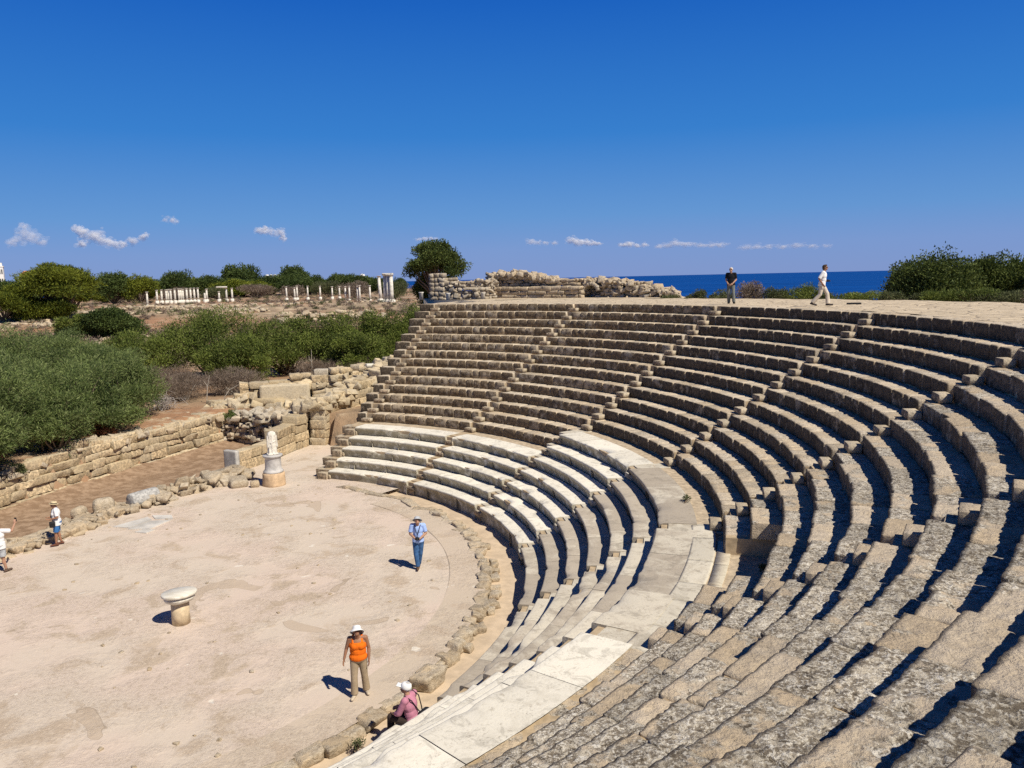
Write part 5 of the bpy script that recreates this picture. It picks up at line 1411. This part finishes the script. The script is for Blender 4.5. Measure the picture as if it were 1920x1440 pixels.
def person(label, loc, rz, H, J, skin, wear, hair=None, bulk=1.0, female=False, looks=(0, 0), hands=None, glasses=False):
    """J: joints in a 1.75 m figure facing +Y: P pelvis, C chest, N neck, HD head, per side (L,R): S shoulder, E elbow, W wrist, H hip, K knee, A ankle, T toe"""
    k = H / 1.75
    root = empty('person', loc, rz, label, 'person')
    g = {n: np.array(v, float) * k for n, v in J.items()}
    yaw, pit = looks
    Rh = np.array(Matrix.Rotation(yaw, 3, 'Z') @ Matrix.Rotation(-pit, 3, 'X'))
    up = (g['C'] - g['P']) / np.linalg.norm(g['C'] - g['P'])
    mb = MB(); b = bulk
    Rt = np.array(Vector(tuple(up)).rotation_difference(Vector((0, 0, 1))).inverted().to_matrix()) if abs(up[2]) < 0.9999 else np.eye(3)
    if Rt is not None: Rt = np.array(Vector((0, 0, 1)).rotation_difference(Vector(tuple(up))).to_matrix())
    def torso(m, gr, low=True):
        mid = (g['P'] + g['C']) / 2
        if low: ball(m, g['P'] + Rt @ np.array([0, -0.01, 0]), (0.165 * k * b + gr, 0.125 * k * b + gr, 0.14 * k + gr), 16, Rt)
        ball(m, mid + Rt @ np.array([0, 0.012 * b, 0.0]) * k, (0.145 * k * b + gr, (0.112 * b) * k + gr, 0.18 * k + gr), 16, Rt)
        ball(m, g['C'], (0.165 * k * b + gr, 0.118 * k * b + gr, 0.18 * k + gr), 16, Rt)
        if female: 
            for s in (-1, 1): ball(m, g['C'] + Rt @ np.array([0.075 * s, 0.085, -0.03]) * k, (0.072 * k + gr, 0.07 * k + gr, 0.07 * k + gr), 12, Rt)
        cone(m, g['SL'], g['SR'], 0.058 * k + gr, 0.058 * k + gr)
        for s in 'LR': cone(m, g['S' + s], g['C'] + (g['N'] - g['C']) * 0.55, 0.05 * k + gr, 0.06 * k + gr)
    torso(mb, 0)
    cone(mb, g['C'] + (g['N'] - g['C']) * 0.4, g['HD'] + Rh @ np.array([0, -0.015, -0.05]) * k, 0.062 * k, 0.055 * k)
    hd = g['HD']
    def hp(v): return hd + Rh @ (np.array(v, float) * k)
    ball(mb, hp((0, -0.008, 0.02)), (0.077 * k, 0.096 * k, 0.098 * k), 18, Rh)
    ball(mb, hp((0, 0.028, -0.055)), (0.056 * k, 0.062 * k, 0.062 * k), 14, Rh)
    cone(mb, hp((0, 0.088, 0.012)), hp((0, 0.109, -0.022)), 0.011 * k, 0.0155 * k, n=8)
    for s in (-1, 1): ball(mb, hp((0.077 * s, -0.008, -0.005)), (0.013 * k, 0.022 * k, 0.032 * k), 10, Rh)
    ball(mb, hp((0, 0.086, -0.058)), (0.026 * k, 0.012 * k, 0.011 * k), 8, Rh)
    for s in 'LR':
        cone(mb, g['S' + s], g['E' + s], 0.053 * k * (b * .5 + .5), 0.043 * k); cone(mb, g['E' + s], g['W' + s], 0.044 * k, 0.03 * k)
        cone(mb, g['H' + s], g['K' + s], 0.088 * k * (b * .5 + .5), 0.054 * k); cone(mb, g['K' + s], g['A' + s], 0.055 * k, 0.036 * k)
        kk, aa = g['K' + s], g['A' + s]
        fw = g['T' + s] - aa; fw[2] = 0; fw = fw / (np.linalg.norm(fw) + 1e-9)
        ball(mb, kk + (aa - kk) * 0.3 - fw * 0.018 * k, (0.05 * k, 0.05 * k, 0.1 * k), 12)
        cone(mb, aa + np.array([0, 0, -0.02]) * k - fw * 0.03 * k, g['T' + s], 0.04 * k, 0.03 * k, squash=0.9)
        hs_ = (hands or {}).get(s, {})
        dv = hs_.get('d', tuple(g['W' + s] - g['E' + s])); nv = hs_.get('n', (0.9 if s == 'L' else -0.9, 0.3, 0))
        hand(mb, g['W' + s], dv, nv, hs_.get('curl', 0.45), k, 1 if s == 'L' else -1)
    body = remesh(mb, 'body', skin, 0.0075, 2, root)
    for s in (-1, 1):
        if not glasses:
            e = MB(); ball(e, hp((0.031 * s, 0.083, 0.012)), (0.013 * k, 0.008 * k, 0.007 * k), 10, Rh); e.build('eye', M_eye, root)
    e = MB(); ball(e, hp((0, 0.094, -0.058)), (0.022 * k, 0.007 * k, 0.006 * k), 10, Rh); e.build('mouth', M_lip, root)
    if glasses:
        e = MB()
        for s in (-1, 1): ball(e, hp((0.034 * s, 0.091, 0.013)), (0.028 * k, 0.008 * k, 0.02 * k), 12, Rh); cone(e, hp((0.06 * s, 0.08, 0.018)), hp((0.084 * s, -0.01, 0.012)), 0.004, 0.004, n=6)
        cone(e, hp((-0.02, 0.098, 0.018)), hp((0.02, 0.098, 0.018)), 0.004, 0.004, n=6)
        e.build('sunglasses', M_eye, root)
    if hair:
        col, style = hair; e = MB()
        ball(e, hp((0, -0.022, 0.034)), (0.086 * k, 0.1 * k, 0.1 * k), 16, Rh)
        if style == 'full':
            ball(e, hp((0, -0.05, -0.02)), (0.085 * k, 0.07 * k, 0.085 * k), 14, Rh)
            ball(e, hp((0, 0.03, 0.1)), (0.065 * k, 0.06 * k, 0.035 * k), 14, Rh)
        e.v = [v + fbm(v * 45, 2)[:, None] * 0.006 for v in e.v]
        remesh(e, 'hair', plain_mat('hair', col, 0.7, 0.3, 30), 0.009, 1, root)
    gr = 0.014
    for w in wear:
        kind, mat = w[0], w[1]; m = MB()
        if kind == 'shirt':
            opt = w[2] if len(w) > 2 else {}
            torso(m, gr + 0.004)
            if opt.get('hem', 0): 
                cone(m, g['P'] + up * 0.1 * k, g['P'] - up * opt['hem'] * k, (0.165 * b) * k + gr, 0.18 * b * k + gr, flat=True, n=20, squash=0.76)
            sl = opt.get('sleeve', 0.0)
            if sl:
                for s in 'LR':
                    d = g['E' + s] - g['S' + s]
                    if sl <= 1: cone(m, g['S' + s], g['S' + s] + d * sl, 0.062 * k + gr, 0.06 * k + gr, flat='b')
                    else:
                        cone(m, g['S' + s], g['E' + s], 0.06 * k + gr, 0.05 * k + gr); cone(m, g['E' + s], g['E' + s] + (g['W' + s] - g['E' + s]) * (sl - 1), 0.05 * k + gr, 0.043 * k + gr, flat='b')
            remesh(m, 'shirt', mat, 0.012, 3, root)
        elif kind == 'top':   # sleeveless
            mid = (g['P'] + g['C']) / 2
            ball(m, g['P'] + up * 0.02, (0.17 * k * b + gr, 0.132 * k * b + gr, 0.13 * k + gr), 16, Rt)
            ball(m, mid, (0.15 * k * b + gr, 0.118 * b * k + gr, 0.18 * k + gr), 16, Rt); ball(m, g['C'] - up * 0.035 * k, (0.165 * k * b + gr, 0.122 * k * b + gr, 0.165 * k + gr), 16, Rt)
            for s in (-1, 1): ball(m, g['C'] + Rt @ np.array([0.075 * s, 0.088, -0.035]) * k, (0.076 * k + gr, 0.073 * k + gr, 0.075 * k + gr), 12, Rt)
            for s in (-1, 1): cone(m, g['C'] + Rt @ np.array([0.1 * s, 0.08, 0.06]) * k, g['C'] + Rt @ np.array([0.1 * s, -0.02, 0.2]) * k, 0.04 * k, 0.03 * k); cone(m, g['C'] + Rt @ np.array([0.1 * s, -0.09, 0.06]) * k, g['C'] + Rt @ np.array([0.1 * s, -0.02, 0.2]) * k, 0.035 * k, 0.03 * k)
            remesh(m, 'top', mat, 0.01, 2, root)
        elif kind in ('trousers', 'shorts'):
            ball(m, g['P'] + Rt @ np.array([0, -0.012, -0.01]) * k, (0.168 * k * b + gr, 0.13 * k * b + gr, 0.13 * k + gr), 16, Rt)
            for s in 'LR':
                d = g['A' + s] - g['K' + s]
                fl = w[2] if len(w) > 2 else 0.06
                if kind == 'shorts':
                    e = g['K' + s] + (g['H' + s] - g['K' + s]) * 0.12
                    cone(m, g['H' + s], e, 0.095 * k * (b * .5 + .5) + gr, 0.085 * k + gr, flat='b')
                else:
                    cone(m, g['H' + s], g['K' + s], 0.09 * k * (b * .5 + .5) + gr, 0.066 * k + gr); cone(m, g['K' + s], g['K' + s] + d * 0.98, 0.066 * k + gr, fl * k + gr, flat='b')
            remesh(m, kind, mat, 0.011, 2, root)
        elif kind == 'shoes':
            for s in 'LR':
                m = MB(); aa = g['A' + s]; fw = g['T' + s] - aa; fw[2] = 0; fw = fw / (np.linalg.norm(fw) + 1e-9)
                base = np.array([0, 0, -0.035]) * k
                cone(m, aa + base - fw * 0.05 * k, g['T' + s] + np.array([0, 0, 0.012]) * k, 0.05 * k, 0.042 * k, squash=0.85); cone(m, aa + np.array([0, 0, .02]) * k, aa + base, 0.046 * k, 0.05 * k)
                remesh(m, 'shoe', mat, 0.01, 2, root)
        elif kind == 'hat':
            st = w[2]; m = MB()
            prof = {'bucket': [(0.165, -0.012), (0.168, -0.006), (0.112, 0.055), (0.1, 0.06), (0.095, 0.12), (0.08, 0.137), (0.0, 0.143)],
                    'brim': [(0.155, 0.03), (0.157, 0.036), (0.105, 0.05), (0.1, 0.055), (0.096, 0.12), (0.075, 0.14), (0.0, 0.142)],
                    'straw': [(0.15, 0.04), (0.152, 0.046), (0.108, 0.05), (0.103, 0.055), (0.098, 0.11), (0.08, 0.138), (0.0, 0.14)],
                    'cap': [(0.097, 0.02), (0.1, 0.03), (0.1, 0.06), (0.09, 0.1), (0.06, 0.128), (0.0, 0.136)]}[st]
            inner = [(r * 0.97, z - 0.006) for r, z in prof[::-1]]
            lathe(m, [(r * k, z * k) for r, z in (inner + prof)], 28)
            v = m.v[-1]; v[:, 1] *= 1.12
            if st == 'bucket': v[:, 2] += 0.012 * np.cos(np.arctan2(v[:, 1], v[:, 0]) * 2 + 1) * (v[:, 2] < 0.04)
            m.v[-1] = v @ Rh.T + hp((0, -0.008, -0.005 if st == 'bucket' else -0.01))
            if st == 'cap':
                q, Q, d_ = rblock((0.075 * k, 0.055 * k, 0.006), (6, 6, 1), 0.005, 0, 1, (0, 0, 0)); m.add((q + np.array([0, 0.135, 0.03]) * k) @ Rh.T + hp((0, 0, 0)), quads=Q)
            o = m.build('hat', mat, root)
            if len(w) > 3:
                m = MB(); lathe(m, [(0.1055 * k, 0.052 * k), (0.104 * k, 0.085 * k)], 28); m.v[-1][:, 1] *= 1.12; m.v[-1] = m.v[-1] @ Rh.T + hp((0, -0.008, -0.01)); m.build('hat_band', w[3], o)
        elif kind == 'strap':
            pts = [np.array(p) * k for p in w[2]]
            tube(m, [tuple(p) for p in pts], [0.012] * len(pts), 6); m.build('strap', mat, root)
    return root, g, k

def stand(**kw):
    J = dict(P=(0, 0, .95), C=(0, 0, 1.29), N=(0, -.005, 1.49), HD=(0, .02, 1.635), SL=(-.185, 0, 1.43), SR=(.185, 0, 1.43), EL=(-.24, -.02, 1.14), ER=(.24, -.02, 1.14), WL=(-.25, .06, .89), WR=(.25, .06, .89),
             HL=(-.09, 0, .92), HR=(.09, 0, .92), KL=(-.1, .02, .5), KR=(.1, .02, .5), AL=(-.11, -.02, .085), AR=(.11, -.02, .085), TL=(-.13, .15, .035), TR=(.13, .15, .035))
    J.update(kw); return J
def face(loc, tx, ty): return math.atan2(ty - loc[1], tx - loc[0]) - math.pi / 2
def world(root, p):
    c, s = math.cos(root.rotation_euler.z), math.sin(root.rotation_euler.z); l = root.location
    return (l.x + c * p[0] - s * p[1], l.y + s * p[0] + c * p[1], l.z + p[2])
M_black = plain_mat('black nylon', (0.018, 0.018, 0.02), 0.6, 0.2, 20)
M_whitecloth = cloth('white cotton', (0.78, 0.78, 0.78), 0.05)
def camera_thing(loc, rz, label):
    t = empty('camera', loc, rz, label, 'camera')
    mb = MB(); stone(mb, (0, 0, 0), (0.068, 0.034, 0.045), rad=0.35, amp=0, size=0.03); stone(mb, (0, 0, 0.05), (0.025, 0.025, 0.014), rad=0.3, amp=0, size=0.03); mb.build('camera_body', M_black, t)
    mb = MB(); cone(mb, (0, 0.03, 0), (0, 0.1, 0), 0.036, 0.034, flat=True, n=18); mb.build('lens', M_black, t)
    return t

# woman in orange on the floor, facing the camera
L = (10.55, -6.6, 0.012)
person('woman in an orange sleeveless top, beige trousers and white bucket hat', L, face(L, 12.6, -23), 1.66,
       stand(HD=(0, .06, 1.61), N=(0, 0, 1.48), EL=(-.25, -.03, 1.15), ER=(.27, -.04, 1.16), WL=(-.25, .05, .9), WR=(.33, 0.02, .93), AL=(-.15, -.1, .085), TL=(-.2, .07, .035), KL=(-.12, -.02, .5), AR=(.12, .1, .085), TR=(.17, .28, .035), KR=(.11, .09, .5)),
       SKIN2, [('top', cloth('orange jersey', (0.85, 0.17, 0.012))), ('trousers', cloth('beige linen', (0.36, 0.28, 0.19)), 0.075), ('shoes', cloth('pale sandal', (0.5, 0.42, 0.32))), ('hat', M_whitecloth, 'bucket')], hair=((0.1, 0.06, 0.035), 'short'), bulk=1.2, female=True, looks=(0.05, -0.7))
# man in the blue shirt
L = (11.0, 1.25, 0.02)
rt, g_, k_ = person('man in a light blue shirt, blue jeans and grey hat, looking down', L, face(L, 11.6, -23), 1.76,
       stand(HD=(0, .075, 1.60), N=(0, .01, 1.48), EL=(-.25, .02, 1.17), ER=(.25, .02, 1.17), WL=(-.07, .24, 1.06), WR=(.06, .24, 1.05), AL=(.02, -.16, .1), TL=(.02, .0, .035), KL=(-.05, -.03, .5), AR=(.03, .06, .085), TR=(.03, .24, .035), KR=(.08, .06, .5)),
       SKIN, [('shirt', cloth('light blue shirt', (0.36, 0.5, 0.86)), dict(sleeve=0.8, hem=0.05)), ('trousers', cloth('blue denim', (0.05, 0.12, 0.27), 0.3), 0.055), ('shoes', cloth('brown leather', (0.12, 0.07, 0.045))), ('hat', cloth('grey sun hat', (0.42, 0.44, 0.47)), 'brim'),
              ('strap', M_black, [(-.09, -.06, 1.5), (-.09, .11, 1.45), (-.03, .17, 1.25), (.0, .2, 1.12), (.04, .17, 1.25), (.09, .11, 1.45), (.09, -.06, 1.5)])], hair=((0.3, 0.28, 0.26), 'short'), looks=(0, -0.6),
       hands=dict(L=dict(d=(1, .2, -.15), n=(0, -.3, 1), curl=0.7), R=dict(d=(-1, .2, -.1), n=(0, -.3, 1), curl=0.7)))
camera_thing(world(rt, (0.0, 0.29, 1.085)), rt.rotation_euler.z, 'small black camera held at the waist by the man in blue')
# man sitting on the first pale row
L = (12.0, -8.52, 0.39)
sit = dict(P=(0, 0, .12), C=(-.02, .06, .46), N=(-.03, .09, .66), HD=(-.05, .13, .80), SL=(-.2, .06, .60), SR=(.165, .09, .60), EL=(-.25, .17, .34), ER=(.24, .2, .36), WL=(-.16, .38, .24), WR=(.12, .42, .26), HL=(-.09, .03, .09), HR=(.09, .03, .09),
           KL=(-.14, .46, .14), KR=(.14, .44, .14), AL=(-.12, .5, -.27), AR=(.17, .52, -.27), TL=(-.14, .68, -.31), TR=(.2, .69, -.31))
rt, g_, k_ = person('man in a pink shirt and white cap sitting on the lowest seat row', L, R_(152) - math.pi / 2, 1.72, sit, SKIN,
       [('shirt', cloth('pink shirt', (0.5, 0.21, 0.29)), dict(sleeve=1.5)), ('trousers', cloth('dark brown trousers', (0.05, 0.035, 0.028)), 0.06), ('shoes', cloth('black shoes', (0.02, 0.02, 0.022))), ('hat', M_whitecloth, 'cap'),
        ('strap', M_black, [(-.16, .1, .69), (-.12, -.06, .6), (.03, -.1, .35), (.14, -.12, .2)]), ('strap', M_black, [(.12, .1, .69), (.14, -.05, .6), (.16, -.1, .35), (.16, -.12, .2)])], hair=((0.5, 0.48, 0.46), 'short'), looks=(0.35, -0.25))
t = empty('bag', world(rt, (0.14, -0.17, 0.17)), rt.rotation_euler.z, 'black shoulder bag hanging at the back of the man in pink', 'bag')
mb = MB(); stone(mb, (0, 0, 0), (0.15, 0.07, 0.14), rad=0.6, amp=0.1, size=0.04); mb.build('pouch', M_black, t)
mb = MB(); stone(mb, (0, -0.03, 0.05), (0.152, 0.06, 0.085), rad=0.5, amp=0.05, size=0.04); mb.build('flap', M_black, t)
# woman in straw hat and blue shorts
L = (-2.45, 4.45, 0.012)
rt, g_, k_ = person('woman in a white shirt, blue shorts and straw hat by the low wall', L, R_(210) - math.pi / 2, 1.64,
       stand(HD=(0, .05, 1.62), EL=(-.26, -.04, 1.16), ER=(.26, -.04, 1.16), WL=(-.16, .22, 1.08), WR=(.14, .24, 1.1), AL=(-.09, .08, .085), TL=(-.1, .26, .035), KL=(-.09, .06, .5), AR=(.1, -.1, .085), TR=(.11, .08, .035), KR=(.1, -.01, .5)),
       SKIN2, [('shirt', M_whitecloth, dict(sleeve=0.85, hem=0.14)), ('shorts', cloth('blue shorts', (0.05, 0.17, 0.42))), ('shoes', cloth('brown sandals', (0.14, 0.06, 0.04))), ('hat', cloth('straw', (0.62, 0.5, 0.31)), 'straw', M_black),
               ('strap', M_black, [(.14, -.05, 1.5), (.1, .12, 1.42), (-.05, .18, 1.2), (-.2, .12, .98)])], hair=((0.08, 0.05, 0.03), 'short'), bulk=1.15, female=True, looks=(0, -0.15),
       hands=dict(L=dict(d=(.3, .9, .2), n=(0, 0, 1), curl=0.6), R=dict(d=(-.4, .8, .2), n=(0, 0, 1), curl=0.6)))
t = empty('bag', world(rt, (-0.26, 0.14, 0.86)), rt.rotation_euler.z, 'small black bag slung across the woman in the straw hat', 'bag')
mb = MB(); stone(mb, (0, 0, 0), (0.06, 0.1, 0.11), rad=0.5, amp=0.05, size=0.04); mb.build('pouch', M_black, t)
mb = MB(); stone(mb, (-0.012, 0, 0.04), (0.056, 0.102, 0.06), rad=0.4, amp=0.0, size=0.04); mb.build('flap', M_black, t)
# person with a phone at the left edge
L = (-2.84, 1.76, 0.0)
rt, g_, k_ = person('person in a white T-shirt and grey shorts raising a phone', L, R_(92) - math.pi / 2, 1.74,
       stand(HD=(0.02, .03, 1.62), EL=(-.26, .1, 1.2), ER=(.36, .2, 1.36), WL=(-.12, .3, 1.3), WR=(.38, .36, 1.55), AL=(-.12, -.05, .085), AR=(.14, .06, .085), TR=(.2, .23, .035), TL=(-.16, .12, .035)),
       SKIN, [('shirt', M_whitecloth, dict(sleeve=0.8, hem=0.12)), ('shorts', cloth('grey shorts', (0.4, 0.42, 0.44), 0.3)), ('shoes', cloth('brown shoes', (0.12, 0.08, 0.06)))], hair=((0.045, 0.015, 0.012), 'full'), bulk=1.2, looks=(-0.2, 0.0),
       hands=dict(R=dict(d=(0, .15, 1), n=(-.3, 1, 0), curl=0.7), L=dict(d=(.6, .2, .8), n=(0.5, 1, 0), curl=0.6)))
t = empty('phone', world(rt, (0.385, 0.42, 1.66)), rt.rotation_euler.z, 'black phone held up at the left edge', 'phone')
mb = MB(); stone(mb, (0, 0, 0.0), (0.037, 0.005, 0.075), rad=0.6, amp=0, size=0.02); mb.build('case', M_black, t)
# man in black on the terrace
ZT = 19 * RISE + 0.01
L = (24.76, 15.05, ZT)
person('grey haired man in a black polo shirt and grey trousers strolling on the terrace', L, R_(-112) - math.pi / 2, 1.74,
       stand(HD=(0, .05, 1.63), EL=(-.23, -.03, 1.15), ER=(.23, -.02, 1.15), WL=(-.1, .16, .98), WR=(.12, .16, .96), AL=(-.16, .12, .085), TL=(-.22, .29, .035), KL=(-.13, .1, .5), AR=(.1, -.08, .085), TR=(.12, .1, .035)),
       SKIN, [('shirt', cloth('black polo', (0.012, 0.012, 0.015)), dict(sleeve=0.75, hem=0.06)), ('trousers', cloth('grey green trousers', (0.16, 0.17, 0.15)), 0.065), ('shoes', cloth('black shoes', (0.02, 0.02, 0.02)))], hair=((0.55, 0.53, 0.5), 'short'), bulk=1.05, looks=(-0.2, -0.12), glasses=True,
       hands=dict(L=dict(d=(.6, .5, -.4), n=(.3, -.8, 0), curl=0.6), R=dict(d=(-.6, .5, -.4), n=(-.3, -.8, 0), curl=0.6)))
# walker in white on the terrace
L = (27.32, 10.38, ZT)
rt, g_, k_ = person('dark haired walker in a white shirt and cream trousers on the terrace', L, R_(-25) - math.pi / 2, 1.74,
       stand(P=(0, 0, .93), C=(0, .05, 1.27), N=(0, .07, 1.46), HD=(0, .11, 1.61), SL=(-.185, .05, 1.41), SR=(.185, .05, 1.41), EL=(-.24, -.02, 1.14), ER=(.25, -.1, 1.15), WL=(-.13, .12, 1.03), WR=(.22, .04, .93), AL=(-.08, .25, .085), TL=(-.09, .43, .04), KL=(-.09, .22, .5), AR=(.09, -.36, .14), TR=(.09, -.2, .035), KR=(.09, -.06, .49)),
       SKIN2, [('shirt', M_whitecloth, dict(sleeve=0.95, hem=0.08)), ('trousers', cloth('cream trousers', (0.62, 0.54, 0.43)), 0.08), ('shoes', cloth('dark shoes', (0.06, 0.05, 0.05)))], hair=((0.06, 0.035, 0.02), 'full'), looks=(0, -0.12), glasses=True,
       hands=dict(L=dict(d=(.8, .5, .1), n=(0, 0, 1), curl=0.7)))
camera_thing(world(rt, (-0.02, 0.225, 1.05)), rt.rotation_euler.z, 'black camera held in front by the walker in white')
mb = MB(); stone(mb, (0, 0, 0), (0.3, 0.07, 0.05), rad=0.4, amp=0.1, size=0.05)
o = mb.build('drain_bar', M_black); o.location = (29.05, 11.2, ZT + 0.03); o.rotation_euler.z = R_(-20)
tag(o, 'short dark bar lying on the terrace paving ahead of the walker in white', 'bar')
